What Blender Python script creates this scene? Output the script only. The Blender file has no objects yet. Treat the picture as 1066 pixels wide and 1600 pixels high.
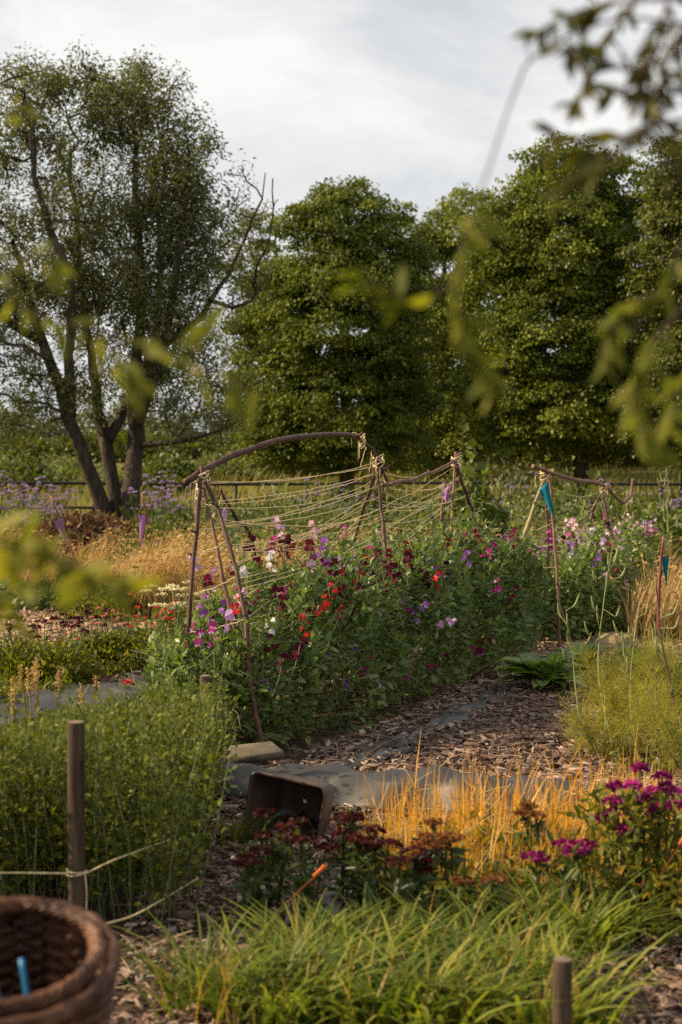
import bpy, math, random
import numpy as np
from mathutils import Vector, Matrix, Euler

# ------------------------------------------------------------------ scene, camera, sky, sun
S = bpy.context.scene
COL = S.collection
random.seed(11)
rng = np.random.default_rng(11)
R = math.radians
FPX, CAMZ = 2222.0, 1.65                       # focal length in photo pixels, eye height
PITCH = math.atan((800 - 715) / FPX)

cd = bpy.data.cameras.new('camera'); cam = bpy.data.objects.new('camera', cd); COL.objects.link(cam)
cam.location = (0, 0, CAMZ); cam.rotation_euler = (math.pi / 2 - PITCH, 0, 0)
cd.sensor_width = 36; cd.lens = 36 * FPX / 1600; cd.clip_start = 0.05; cd.clip_end = 3000
cd.dof.use_dof = True; cd.dof.focus_distance = 9.3; cd.dof.aperture_fstop = 3.0
S.camera = cam

SUN_EL, SUN_AZ = 36.0, -84.0                   # azimuth from +Y, negative = left
w = bpy.data.worlds.new('World'); S.world = w; w.use_nodes = True
nt = w.node_tree; N = nt.nodes; L = nt.links
bg = N['Background']; bg.inputs['Strength'].default_value = 0.1
sky = N.new('ShaderNodeTexSky'); sky.sky_type = 'NISHITA'; sky.sun_disc = False
sky.sun_elevation = R(SUN_EL); sky.sun_rotation = R(SUN_AZ)
tc = N.new('ShaderNodeTexCoord'); mp = N.new('ShaderNodeMapping')
mp.inputs['Scale'].default_value = (2.0, 1.3, 3.6); mp.inputs['Rotation'].default_value = (0, R(-18), 0)
mp.inputs['Location'].default_value = (0.35, 0, 0.2)
no = N.new('ShaderNodeTexNoise'); no.inputs['Scale'].default_value = 1.6; no.inputs['Detail'].default_value = 9
no.inputs['Roughness'].default_value = 0.56; no.inputs['Distortion'].default_value = 0.6
cr = N.new('ShaderNodeValToRGB')
cr.color_ramp.elements[0].position = 0.40; cr.color_ramp.elements[0].color = (3.55, 3.66, 3.8, 1)
cr.color_ramp.elements[1].position = 0.62; cr.color_ramp.elements[1].color = (5.7, 5.62, 5.45, 1)
mx = N.new('ShaderNodeMix'); mx.data_type = 'RGBA'; mx.inputs['Factor'].default_value = 0.93
L.new(tc.outputs['Generated'], mp.inputs['Vector']); L.new(mp.outputs[0], no.inputs['Vector'])
L.new(no.outputs['Fac'], cr.inputs['Fac']); L.new(sky.outputs[0], mx.inputs['A']); L.new(cr.outputs[0], mx.inputs['B'])
L.new(mx.outputs['Result'], bg.inputs['Color'])

sd = bpy.data.lights.new('sun', 'SUN'); sun = bpy.data.objects.new('sun', sd); COL.objects.link(sun)
sd.energy = 5.0; sd.angle = R(1.0); sd.color = (1.0, 0.79, 0.52)
az = R(SUN_AZ); el = R(SUN_EL)
to_sun = Vector((math.sin(az) * math.cos(el), math.cos(az) * math.cos(el), math.sin(el)))
sun.rotation_euler = to_sun.to_track_quat('Z', 'Y').to_euler()

vs = S.view_settings; S.display_settings.display_device = 'sRGB'
vs.view_transform = 'Standard'; vs.look = 'None'; vs.gamma = 1; vs.exposure = 0.82
S.render.engine = 'CYCLES'
cy = S.cycles; cy.max_bounces = 7; cy.diffuse_bounces = 4; cy.glossy_bounces = 2; cy.transmission_bounces = 4
cy.transparent_max_bounces = 4; cy.use_denoising = False; cy.caustics_reflective = False; cy.caustics_refractive = False
cy.use_adaptive_sampling = False

# ------------------------------------------------------------------ helpers
def Wp(px, py, d):
    """world point seen at photo pixel px,py at distance d along +Y"""
    u = (px - 533) / FPX; v = (800 - py) / FPX
    dy = math.cos(PITCH) + v * math.sin(PITCH); dz = -math.sin(PITCH) + v * math.cos(PITCH)
    k = d / dy
    return np.array([u * k, d, CAMZ + dz * k])

def Gp(px, py, z=0.0):
    u = (px - 533) / FPX; v = (800 - py) / FPX
    dy = math.cos(PITCH) + v * math.sin(PITCH); dz = -math.sin(PITCH) + v * math.cos(PITCH)
    k = (z - CAMZ) / dz
    return np.array([u * k, dy * k, z])

def nrm(a):
    return a / np.maximum(np.linalg.norm(a, axis=-1, keepdims=True), 1e-9)

class Geo:
    def __init__(s): s.V = []; s.L = []; s.T = []; s.M = []; s.Rn = []; s.n = 0
    def add(s, v, f, mat=0, rnd=None):
        v = np.asarray(v, float); f = np.asarray(f, np.int64)
        s.V.append(v); s.L.append((f + s.n).ravel()); s.T.append(np.full(len(f), f.shape[1]))
        s.M.append(np.full(len(f), mat) if np.isscalar(mat) else np.asarray(mat))
        if rnd is None: rnd = rng.random()
        s.Rn.append(np.full(len(f), rnd) if np.isscalar(rnd) else np.asarray(rnd)); s.n += len(v)
    def inst(s, tv, tf, P, Rm, sc, mat=0, rnd=None):
        P = np.asarray(P, float); n = len(P)
        if n == 0: return
        sc = np.broadcast_to(np.asarray(sc, float), (n,)) if np.ndim(sc) < 2 else sc
        t = tv[None] * (sc[:, None, None] if np.ndim(sc) == 1 else sc[:, None, :])
        v = np.einsum('nij,nkj->nki', Rm, t) + P[:, None]
        f = tf[None] + (np.arange(n) * len(tv))[:, None, None]
        if rnd is None: rnd = rng.random(n)
        s.add(v.reshape(-1, 3), f.reshape(-1, tf.shape[1]), mat, np.repeat(rnd, len(tf)))
    def tubes(s, paths, rad, sides=4, mat=0, rnd=None, cap=False):
        paths = np.asarray(paths, float); n, k, _ = paths.shape
        rad = np.broadcast_to(np.asarray(rad, float).reshape((-1, 1) if np.ndim(rad) == 1 else np.shape(rad)), (n, k))
        T = nrm(np.gradient(paths, axis=1)); mt = np.abs(nrm(paths[:, -1] - paths[:, 0]))
        ref = np.eye(3)[np.argmin(mt, axis=1)][:, None].repeat(k, 1)
        A = nrm(np.cross(T, ref)); B = np.cross(T, A)
        th = np.arange(sides) / sides * 2 * np.pi
        v = paths[:, :, None] + rad[:, :, None, None] * (A[:, :, None] * np.cos(th)[:, None] + B[:, :, None] * np.sin(th)[:, None])
        base = (np.arange(n) * k * sides)[:, None, None] + (np.arange(k - 1) * sides)[None, :, None]
        i = np.arange(sides)[None, None]; j = (i + 1) % sides
        f = np.stack([base + i, base + j, base + j + sides, base + i + sides], -1).reshape(-1, 4)
        if rnd is None: rnd = rng.random(n)
        rr = np.repeat(np.broadcast_to(rnd, (n,)), (k - 1) * sides)
        off = s.n
        s.add(v.reshape(-1, 3), f, mat, rr)
        if cap:
            for e in (0, k - 1):
                for q in range(n):
                    ids = off + q * k * sides + e * sides + np.arange(sides)
                    if e == 0: ids = ids[::-1]
                    s.L.append(ids); s.T.append(np.array([sides])); s.M.append(np.array([mat])); s.Rn.append(np.array([0.5]))
    def tube(s, path, rad, sides=6, mat=0, cap=True):
        p = np.asarray(path, float)[None]
        s.tubes(p, np.broadcast_to(np.asarray(rad, float), (p.shape[1],))[None], sides, mat, cap=cap)
    def mesh(s, name, mats, smooth=False):
        me = bpy.data.meshes.new(name)
        V = np.concatenate(s.V); Lp = np.concatenate(s.L); T = np.concatenate(s.T)
        me.vertices.add(len(V)); me.vertices.foreach_set('co', V.astype(np.float32).ravel())
        me.loops.add(len(Lp)); me.loops.foreach_set('vertex_index', Lp.astype(np.int32))
        me.polygons.add(len(T)); st = np.concatenate([[0], np.cumsum(T)[:-1]])
        me.polygons.foreach_set('loop_start', st.astype(np.int32)); me.polygons.foreach_set('loop_total', T.astype(np.int32))
        me.polygons.foreach_set('material_index', np.concatenate(s.M).astype(np.int32))
        if smooth: me.polygons.foreach_set('use_smooth', np.ones(len(T), bool))
        a = me.attributes.new('rnd', 'FLOAT', 'FACE'); a.data.foreach_set('value', np.concatenate(s.Rn).astype(np.float32))
        for m in (mats if isinstance(mats, (list, tuple)) else [mats]): me.materials.append(m)
        me.update(calc_edges=True); me.validate()
        return me
    def build(s, name, mats, parent=None, smooth=False):
        o = bpy.data.objects.new(name, s.mesh(name, mats, smooth)); COL.objects.link(o)
        if parent is not None: o.parent = parent; o.matrix_parent_inverse = Matrix.Identity(4)
        return o

def local(g, loc):
    """shift accumulated world-space vertices so they are relative to loc"""
    for v in g.V: v -= np.asarray(loc, float)
    return g

def tag(o, label=None, cat=None, group=None, kind=None):
    if label: o['label'] = label
    if cat: o['category'] = cat
    if group: o['group'] = group
    if kind: o['kind'] = kind
    return o

def thing(name, label, cat, loc=(0, 0, 0), rz=0, group=None):
    o = bpy.data.objects.new(name, None); COL.objects.link(o); o.empty_display_size = 0.1
    o.location = loc; o.rotation_euler = (0, 0, rz)
    return tag(o, label, cat, group)

def dup(root, loc, rz=0, sc=1.0, label=None, group=None, tilt=(0, 0)):
    r = root.copy(); COL.objects.link(r); r.location = loc; r.rotation_euler = (tilt[0], tilt[1], rz)
    r.scale = (sc, sc, sc) if np.isscalar(sc) else sc
    if label: r['label'] = label
    if group: r['group'] = group
    for ch in list(root.children):
        c = ch.copy(); COL.objects.link(c); c.parent = r; c.matrix_parent_inverse = Matrix.Identity(4)
        for g in list(ch.children):
            d = g.copy(); COL.objects.link(d); d.parent = c; d.matrix_parent_inverse = Matrix.Identity(4)
    return r

def basis(D, Z):
    """rotation matrices with local Y along D and local Z near Z"""
    Y = nrm(D); X = nrm(np.cross(Y, Z)); Zz = np.cross(X, Y)
    return np.stack([X, Y, Zz], -1)

def rdir(n, zbias=0.0, zscale=1.0):
    d = rng.normal(size=(n, 3)); d[:, 2] = d[:, 2] * zscale + zbias
    return nrm(d)

def catmull(pts, n):
    p = np.asarray(pts, float); p = np.vstack([2 * p[0] - p[1], p, 2 * p[-1] - p[-2]])
    m = len(p) - 3; t = np.linspace(0, m - 1e-6, n); i = t.astype(int); u = (t - i)[:, None]
    a, b, c, d = p[i], p[i + 1], p[i + 2], p[i + 3]
    return 0.5 * (2 * b + (c - a) * u + (2 * a - 5 * b + 4 * c - d) * u ** 2 + (3 * b - a - 3 * c + d) * u ** 3)

# leaf templates: Y length, Z normal
def kite(wd, fold=0.12, at=0.42, droop=-0.1):
    v = np.array([[0, 0, 0], [wd, at, fold], [0, 1, droop], [-wd, at, fold]])
    return v, np.array([[0, 1, 2], [0, 2, 3]])
def oval(wd, fold=0.08, droop=-0.15):
    v = np.array([[0, 0, 0], [wd * .8, .28, fold], [wd * .85, .66, fold * .5 + droop * .4], [0, 1, droop], [-wd * .85, .66, fold * .5 + droop * .4], [-wd * .8, .28, fold], [0, .3, 0.], [0, .66, droop * .45]])
    return v, np.array([[0, 1, 6, 6], [1, 2, 7, 6], [2, 3, 7, 7], [3, 4, 7, 7], [4, 5, 6, 7], [5, 0, 6, 6]])[:, :]
def oval_tri(wd, fold=0.08, droop=-0.15):
    v, _ = oval(wd, fold, droop)
    return v, np.array([[0, 1, 6], [1, 2, 7], [1, 7, 6], [2, 3, 7], [3, 4, 7], [4, 5, 6], [4, 6, 7], [5, 0, 6]])

def blades(g, P, h, lean, width, seg=4, mat=0, droop=0.35, rnd=None, taper=1.6, az=None):
    """ribbons that rise from P and bend over"""
    n = len(P); t = np.linspace(0, 1, seg + 1)[None, :, None]
    a = rng.random(n) * 2 * np.pi if az is None else az
    dx = np.stack([np.cos(a), np.sin(a), np.zeros(n)], -1)[:, None]
    h = np.broadcast_to(h, (n,))[:, None, None]; le = np.broadcast_to(lean, (n,))[:, None, None]
    dr = np.broadcast_to(droop, (n,))[:, None, None]
    c = P[:, None] + dx * h * le * t ** 1.6 + np.array([0, 0, 1.0]) * h * (t - dr * t ** 2.4)
    b = a + np.pi / 2 + rng.normal(0, .5, n)
    sx = np.stack([np.cos(b), np.sin(b), np.zeros(n)], -1)[:, None]
    wv = np.broadcast_to(width, (n,))[:, None, None] * (1 - 0.97 * t ** taper)
    l = c - sx * wv / 2; r_ = c + sx * wv / 2
    v = np.stack([l, r_], 2).reshape(n, -1, 3)
    k = 2 * (seg + 1)
    q = np.arange(seg)[:, None] * 2 + np.array([0, 1, 3, 2])[None]
    f = (q[None] + (np.arange(n) * k)[:, None, None]).reshape(-1, 4)
    if rnd is None: rnd = rng.random(n)
    g.add(v.reshape(-1, 3), f, mat, np.repeat(rnd, seg))
    return c[:, -1]

# ------------------------------------------------------------------ materials
def newmat(name):
    m = bpy.data.materials.new(name); m.use_nodes = True
    return m, m.node_tree.nodes, m.node_tree.links, m.node_tree.nodes['Principled BSDF']

def ramp(N_, cols, pos=None):
    r = N_.new('ShaderNodeValToRGB'); e = r.color_ramp.elements
    while len(e) < len(cols): e.new(0.5)
    for i, c in enumerate(cols):
        e[i].position = pos[i] if pos else i / (len(cols) - 1); e[i].color = (*c, 1)
    return r

def leafmat(name, cols, tr=0.4, rough=0.45, spec=0.35, yellow=(0.9, 0.95, 0.35), gain=1.6):
    m, N_, L_, b = newmat(name)
    at = N_.new('ShaderNodeAttribute'); at.attribute_name = 'rnd'
    oi = N_.new('ShaderNodeObjectInfo')
    ad = N_.new('ShaderNodeMath'); ad.operation = 'MULTIPLY_ADD'; ad.inputs[1].default_value = 0.25
    ad2 = N_.new('ShaderNodeMath'); ad2.operation = 'MULTIPLY'; ad2.inputs[1].default_value = 0.78
    L_.new(at.outputs['Fac'], ad2.inputs[0]); L_.new(oi.outputs['Random'], ad.inputs[0]); L_.new(ad2.outputs[0], ad.inputs[2])
    r = ramp(N_, cols); L_.new(ad.outputs[0], r.inputs['Fac'])
    L_.new(r.outputs[0], b.inputs['Base Color']); b.inputs['Roughness'].default_value = rough
    b.inputs['Specular IOR Level'].default_value = spec
    mu = N_.new('ShaderNodeMix'); mu.data_type = 'RGBA'; mu.blend_type = 'MULTIPLY'; mu.inputs['Factor'].default_value = 1
    mu.inputs['B'].default_value = (*[c * gain for c in yellow], 1); L_.new(r.outputs[0], mu.inputs['A'])
    t = N_.new('ShaderNodeBsdfTranslucent'); L_.new(mu.outputs['Result'], t.inputs['Color'])
    ms = N_.new('ShaderNodeMixShader'); ms.inputs[0].default_value = tr
    L_.new(b.outputs[0], ms.inputs[1]); L_.new(t.outputs[0], ms.inputs[2])
    L_.new(ms.outputs[0], N_['Material Output'].inputs['Surface'])
    return m

def noisemat(name, cols, scale=20, rough=0.8, bump=0.3, stretch=(1, 1, 1), detail=6, spec=0.3, pos=None, bscale=None, dist=0.0, bdist=0.01):
    m, N_, L_, b = newmat(name)
    tc = N_.new('ShaderNodeTexCoord'); mp = N_.new('ShaderNodeMapping'); mp.inputs['Scale'].default_value = stretch
    L_.new(tc.outputs['Object'], mp.inputs['Vector'])
    n1 = N_.new('ShaderNodeTexNoise'); n1.inputs['Scale'].default_value = scale; n1.inputs['Detail'].default_value = detail
    n1.inputs['Distortion'].default_value = dist
    L_.new(mp.outputs[0], n1.inputs['Vector'])
    r = ramp(N_, cols, pos or [0.3 + 0.4 * i / (len(cols) - 1) for i in range(len(cols))])
    L_.new(n1.outputs['Fac'], r.inputs['Fac']); L_.new(r.outputs[0], b.inputs['Base Color'])
    b.inputs['Roughness'].default_value = rough; b.inputs['Specular IOR Level'].default_value = spec
    if bump:
        n2 = N_.new('ShaderNodeTexNoise'); n2.inputs['Scale'].default_value = bscale or scale * 2; n2.inputs['Detail'].default_value = 5
        L_.new(mp.outputs[0], n2.inputs['Vector'])
        bp = N_.new('ShaderNodeBump'); bp.inputs['Strength'].default_value = bump; bp.inputs['Distance'].default_value = bdist
        L_.new(n2.outputs['Fac'], bp.inputs['Height']); L_.new(bp.outputs[0], b.inputs['Normal'])
    return m

M = {}
M['willow'] = leafmat('willow_leaf', [(.05, .060, .016), (.10, .112, .034), (.185, .188, .07)], .33, .5, .3)
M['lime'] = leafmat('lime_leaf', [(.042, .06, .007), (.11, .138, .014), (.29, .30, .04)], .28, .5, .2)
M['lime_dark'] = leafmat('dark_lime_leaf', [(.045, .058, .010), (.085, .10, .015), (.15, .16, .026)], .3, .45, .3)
M['far'] = leafmat('hazed_far_leaf', [(.09, .10, .055), (.12, .13, .07), (.15, .16, .09)], .25, .6, .2)  # distance haze put into the leaf colour as pale greyed greens
M['pea'] = leafmat('pea_leaf', [(.07, .11, .028), (.14, .195, .055), (.25, .295, .10)], .35, .42, .4)
M['peastem'] = leafmat('pea_stem', [(.10, .14, .05), (.16, .20, .08), (.22, .25, .11)], .2, .5, .3)
M['hedge'] = leafmat('hedge_leaf', [(.024, .040, .005), (.066, .090, .010), (.215, .215, .028)], .26, .55, .15)
M['sage'] = leafmat('sage_leaf', [(.09, .11, .045), (.14, .16, .07), (.20, .21, .10)], .35, .55, .25)
M['shrub'] = leafmat('shrub_leaf', [(.05, .07, .015), (.085, .11, .025), (.13, .15, .04)], .35, .5, .3)
M['bed'] = leafmat('bed_leaf', [(.06, .085, .015), (.13, .14, .02), (.24, .20, .03)], .42, .5, .3)
M['bedgold'] = leafmat('gold_leaf', [(.08, .10, .02), (.16, .15, .03), (.36, .20, .03)], .42, .5, .3)
M['cover'] = leafmat('cover_leaf', [(.05, .08, .02), (.10, .13, .04), (.17, .18, .06)], .4, .5, .3)
M['dry'] = leafmat('dry_grass', [(.30, .20, .075), (.47, .34, .14), (.64, .48, .24)], .35, .6, .2, (1, .85, .5), 1.3)
M['drygreen'] = leafmat('meadow_grass', [(.12, .13, .03), (.22, .20, .05), (.34, .28, .09)], .35, .6, .2, (1, .9, .45), 1.3)
M['straw'] = leafmat('straw', [(.46, .21, .012), (.60, .31, .022), (.68, .45, .10)], .35, .45, .3, (1, .85, .4), 1.4)
M['grass'] = leafmat('grass_blade', [(.05, .085, .011), (.12, .165, .02), (.28, .275, .045)], .42, .5, .22)
M['grassdead'] = leafmat('grass_dead', [(.22, .15, .04), (.34, .22, .06), (.42, .27, .09)], .35, .5, .3)
M['fennel'] = leafmat('fennel', [(.15, .17, .03), (.27, .25, .04), (.42, .29, .05)], .45, .5, .3)
M['fenstem'] = leafmat('fennel_stem', [(.16, .19, .07), (.22, .24, .09), (.28, .28, .11)], .1, .5, .3)
M['darkstem'] = leafmat('dark_stem', [(.035, .03, .02), (.05, .035, .02), (.07, .05, .03)], .05, .5, .3)
M['comfrey'] = leafmat('comfrey_leaf', [(.10, .16, .035), (.16, .23, .06), (.22, .28, .09)], .38, .42, .4)
M['william'] = leafmat('william_leaf', [(.03, .05, .018), (.05, .075, .026), (.085, .10, .04)], .3, .45, .35)
M['brownleaf'] = leafmat('brown_leaf', [(.07, .04, .02), (.13, .075, .035), (.20, .12, .06)], .2, .6, .2, (1, .8, .5), 1.2)
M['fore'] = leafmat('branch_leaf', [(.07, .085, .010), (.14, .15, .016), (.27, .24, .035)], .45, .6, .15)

M['foredark'] = leafmat('painted_shade_leaf', [(.045, .05, .010), (.09, .085, .014), (.17, .14, .03)], .3, .6, .15)  # backlit silhouette of the top twigs put into a darker leaf colour
def petal(name, c1, c2, tr=.35):
    return leafmat(name, [c1, tuple((a + b) / 2 for a, b in zip(c1, c2)), c2], tr, .6, .2, (1, 1, 1), 1.2)
PET = {
    'crimson': petal('crimson_petal', (.075, .004, .014), (.20, .008, .03)),
    'maroon': petal('maroon_petal', (.035, .003, .010), (.085, .006, .022)),
    'magenta': petal('magenta_petal', (.32, .015, .14), (.50, .05, .26)),
    'purple': petal('purple_petal', (.17, .04, .30), (.34, .12, .46)),
    'lilac': petal('lilac_petal', (.46, .25, .52), (.66, .42, .66)),
    'pink': petal('pink_petal', (.62, .28, .42), (.76, .50, .60)),
    'red': petal('red_petal', (.48, .012, .02), (.66, .04, .04)),
    'white': petal('white_petal', (.62, .60, .66), (.78, .76, .78)),
    'verbena': petal('verbena_petal', (.26, .16, .31), (.44, .31, .48)),
    'coral': petal('coral_petal', (.60, .16, .10), (.70, .30, .20)),
    'hotpink': petal('hotpink_petal', (.12, .003, .05), (.27, .010, .13)),
    'darkhead': petal('dark_head_petal', (.03, .006, .005), (.085, .014, .011)),
    'brownhead': petal('brown_head_petal', (.12, .04, .012), (.26, .10, .03)),
    'cream': petal('cream_petal', (.55, .50, .28), (.70, .66, .42)),
    'orange': petal('orange_petal', (.60, .14, .02), (.72, .26, .04)),
}
M['bark'] = noisemat('willow_bark', [(.024, .017, .012), (.052, .038, .027), (.085, .064, .047)], 3, .9, .8, (6, 6, .8), bdist=.03)
M['limebark'] = noisemat('lime_bark', [(.03, .022, .016), (.07, .05, .035), (.10, .08, .055)], 3, .9, .8, (6, 6, .8), bdist=.03)
M['twig'] = noisemat('twig_bark', [(.05, .03, .022), (.10, .06, .045)], 20, .8, .2)
M['pole'] = noisemat('hazel_pole', [(.030, .013, .009), (.068, .029, .020), (.12, .058, .038)], 9, .55, .35, (3, 3, 1), bdist=.004)
M['paleole'] = noisemat('pale_pole', [(.085, .040, .024), (.155, .078, .046), (.24, .135, .08)], 9, .6, .35, (3, 3, 1), bdist=.004)
M['bamboo'] = noisemat('green_pole', [(.14, .13, .045), (.22, .19, .07), (.30, .25, .11)], 8, .5, .2, (3, 3, 1), bdist=.003)
M['redstick'] = noisemat('red_stick', [(.13, .03, .03), (.22, .06, .05), (.30, .12, .09)], 9, .5, .2, (3, 3, 1))
M['post'] = noisemat('timber_post', [(.03, .019, .011), (.07, .045, .027), (.115, .078, .047)], 7, .85, .5, (8, 8, .7), bdist=.006)
M['posttop'] = noisemat('timber_end', [(.11, .08, .055), (.19, .145, .10)], 40, .9, .3)
M['twine'] = noisemat('jute_twine', [(.46, .35, .17), (.64, .51, .29), (.74, .62, .40)], 60, .8, .3, bdist=.001)
M['soil'] = noisemat('soil', [(.02, .014, .010), (.045, .031, .021), (.085, .06, .042)], 12, .95, .8, bdist=.03)
M['bin'] = noisemat('brown_plastic', [(.05, .032, .024), (.078, .050, .038), (.105, .07, .054)], 6, .42, .08, spec=.5)
M['membrane'] = noisemat('weed_membrane', [(.012, .012, .012), (.030, .029, .028), (.088, .078, .064)], 2.6, .5, .25, (1, 1, 1), bscale=160, bdist=.002, spec=.5)
M['slab'] = noisemat('stone_slab', [(.065, .05, .034), (.10, .08, .056), (.14, .115, .082)], 14, .9, .4)
M['metal'] = noisemat('fence_metal', [(.008, .008, .008), (.018, .017, .015)], 8, .6, .1)
M['wicker'] = noisemat('wicker', [(.03, .010, .005), (.085, .033, .014), (.21, .095, .045)], 14, .5, .4, bdist=.004)
M['bluetool'] = noisemat('blue_handle', [(.01, .11, .24), (.02, .17, .34)], 8, .4, 0)
M['steel'] = noisemat('dull_steel', [(.25, .25, .26), (.40, .40, .42)], 8, .35, .1)
M['mat'] = noisemat('coir_mat', [(.15, .11, .05), (.24, .18, .085), (.33, .26, .14)], 30, .95, .6)
def cloth(name, a, b): return leafmat(name, [a, b], .4, .8, .1, (1, 1, 1), 1.1)
M['teal'] = cloth('teal_cloth', (.012, .20, .26), (.02, .25, .31))
M['purplecloth'] = cloth('purple_cloth', (.44, .21, .46), (.52, .27, .53))
M['mauvecloth'] = cloth('mauve_cloth', (.30, .18, .27), (.36, .22, .32))
M['lilaccloth'] = cloth('lilac_cloth', (.60, .44, .58), (.66, .50, .63))
M['tag'] = noisemat('orange_tag', [(.62, .13, .02), (.75, .20, .04)], 6, .5, 0)

# ground: soil and mulch near, dry turf in the middle, meadow far off
def ground_mat():
    m, N_, L_, b = newmat('ground')
    ge = N_.new('ShaderNodeNewGeometry'); sx = N_.new('ShaderNodeSeparateXYZ'); L_.new(ge.outputs['Position'], sx.inputs[0])
    n0 = N_.new('ShaderNodeTexNoise'); n0.inputs['Scale'].default_value = .7; n0.inputs['Detail'].default_value = 5; L_.new(ge.outputs['Position'], n0.inputs['Vector'])
    n1 = N_.new('ShaderNodeTexNoise'); n1.inputs['Scale'].default_value = 16; n1.inputs['Detail'].default_value = 8; L_.new(ge.outputs['Position'], n1.inputs['Vector'])
    n2 = N_.new('ShaderNodeTexNoise'); n2.inputs['Scale'].default_value = .16; n2.inputs['Detail'].default_value = 9; n2.inputs['Roughness'].default_value = .7; L_.new(ge.outputs['Position'], n2.inputs['Vector'])
    so = ramp(N_, [(.022, .015, .011), (.055, .036, .025), (.11, .075, .052)], [.32, .5, .68]); L_.new(n1.outputs['Fac'], so.inputs['Fac'])
    gr = ramp(N_, [(.07, .075, .018), (.13, .125, .035), (.24, .20, .065)], [.35, .5, .66]); L_.new(n2.outputs['Fac'], gr.inputs['Fac'])
    ma = N_.new('ShaderNodeMath'); ma.operation = 'MULTIPLY_ADD'; ma.inputs[1].default_value = 6; L_.new(n0.outputs['Fac'], ma.inputs[0]); L_.new(sx.outputs['Y'], ma.inputs[2])
    mr = N_.new('ShaderNodeMapRange'); mr.inputs[1].default_value = 19; mr.inputs[2].default_value = 25; L_.new(ma.outputs[0], mr.inputs[0])
    mi = N_.new('ShaderNodeMix'); mi.data_type = 'RGBA'; L_.new(mr.outputs[0], mi.inputs['Factor']); L_.new(so.outputs[0], mi.inputs['A']); L_.new(gr.outputs[0], mi.inputs['B'])
    L_.new(mi.outputs['Result'], b.inputs['Base Color']); b.inputs['Roughness'].default_value = .95; b.inputs['Specular IOR Level'].default_value = .15
    bp = N_.new('ShaderNodeBump'); bp.inputs['Strength'].default_value = .9; bp.inputs['Distance'].default_value = .04
    L_.new(n1.outputs['Fac'], bp.inputs['Height']); L_.new(bp.outputs[0], b.inputs['Normal'])
    return m
M['ground'] = ground_mat()

# ------------------------------------------------------------------ ground
def sstep(a, b, x):
    t = np.clip((x - a) / (b - a), 0, 1); return t * t * (3 - 2 * t)
def gz(x, y):
    """height of the terrain: flat garden, low bank beyond the fence"""
    x = np.asarray(x, float); y = np.asarray(y, float)
    return sstep(32, 62, y) * (1.9 + .35 * np.sin(x * .11)) + .05 * np.sin(x * .5 + y * .3) * sstep(16, 26, y)
xs = np.concatenate([np.linspace(-900, -60, 12), np.linspace(-50, 50, 81), np.linspace(60, 900, 12)])
ys = np.concatenate([np.linspace(-40, 0, 6), np.linspace(2, 80, 79), np.linspace(90, 1500, 20)])
X, Y = np.meshgrid(xs, ys); Z = gz(X, Y)
g = Geo(); nx = len(xs)
idx = (np.arange(len(ys) - 1)[:, None] * nx + np.arange(nx - 1)[None]).ravel()
g.add(np.stack([X.ravel(), Y.ravel(), Z.ravel()], -1), np.stack([idx, idx + 1, idx + 1 + nx, idx + nx], -1))
tag(g.build('ground', M['ground'], smooth=True), kind='structure')

def in_poly(P, poly):
    x, y = P[:, 0], P[:, 1]; c = np.zeros(len(P), bool); n = len(poly)
    for i in range(n):
        x1, y1 = poly[i][:2]; x2, y2 = poly[(i + 1) % n][:2]
        hit = ((y1 > y) != (y2 > y)) & (x < (x2 - x1) * (y - y1) / (y2 - y1 + 1e-12) + x1); c ^= hit
    return c
def scatter_poly(poly, n):
    p = np.array([q[:2] for q in poly]); lo, hi = p.min(0), p.max(0); out = np.zeros((0, 2))
    while len(out) < n:
        a = lo + rng.random((n * 2, 2)) * (hi - lo); out = np.vstack([out, a[in_poly(a, p)]])
    return np.c_[out[:n], np.zeros(n)]

# wood chips: lumps of split bark lying at all angles
def chips(name, poly, n, size, mat, label, zmax=.03, mound=None):
    P = scatter_poly(poly, n); P[:, 2] = rng.random(n) ** 2 * zmax + .006
    if mound is not None: P[:, 2] += mound(P)
    tv = np.array([[-.5, -.16, 0], [.42, -.2, .02], [.55, .12, 0], [-.38, .2, .03], [-.4, -.1, .07], [.3, -.1, .09], [.4, .08, .07], [-.3, .12, .08]])
    tf = np.array([[0, 1, 5, 4], [1, 2, 6, 5], [2, 3, 7, 6], [3, 0, 4, 7], [4, 5, 6, 7]])
    D = rdir(n, 0, .22); Zn = rdir(n, 1.6)
    Rm = basis(D, Zn)[:, :, [1, 0, 2]] * np.array([1, -1, 1])
    s_ = size * (.45 + 1.1 * rng.random(n) ** 2)
    sc = np.stack([s_ * (.8 + .6 * rng.random(n)), s_ * (.5 + .8 * rng.random(n)), s_], -1)
    g = Geo(); g.inst(tv, tf, P, Rm, sc)
    o = g.build(name, mat); return tag(o, label, 'mulch', kind='stuff')
M['chip'] = leafmat('bark_chip', [(.04, .021, .014), (.115, .065, .045), (.17, .108, .080), (.44, .34, .275)], .0, .7, .25)
M['palechip'] = leafmat('pale_chip', [(.22, .14, .08), (.38, .26, .16), (.52, .40, .27)], .0, .8, .2)
MULCH = [(-.75, 4.0), (1.6, 3.2), (1.9, 5.0), (1.9, 11.0), (1.35, 11.6), (.2, 8.6), (-.5, 7.3), (-.72, 6.0)]
chips('bark_mulch', MULCH, 30000, .043, M['chip'], 'brown bark mulch covering the open bed in the middle')
PATH_L = [Gp(-160, 1030), Gp(-160, 955), Gp(60, 955), Gp(245, 962), Gp(275, 1000), Gp(200, 1022), Gp(90, 1028)]
chips('path_chips', PATH_L, 9000, .06, M['palechip'], 'pale wood chips on the path beyond the left flower bed')
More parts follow.
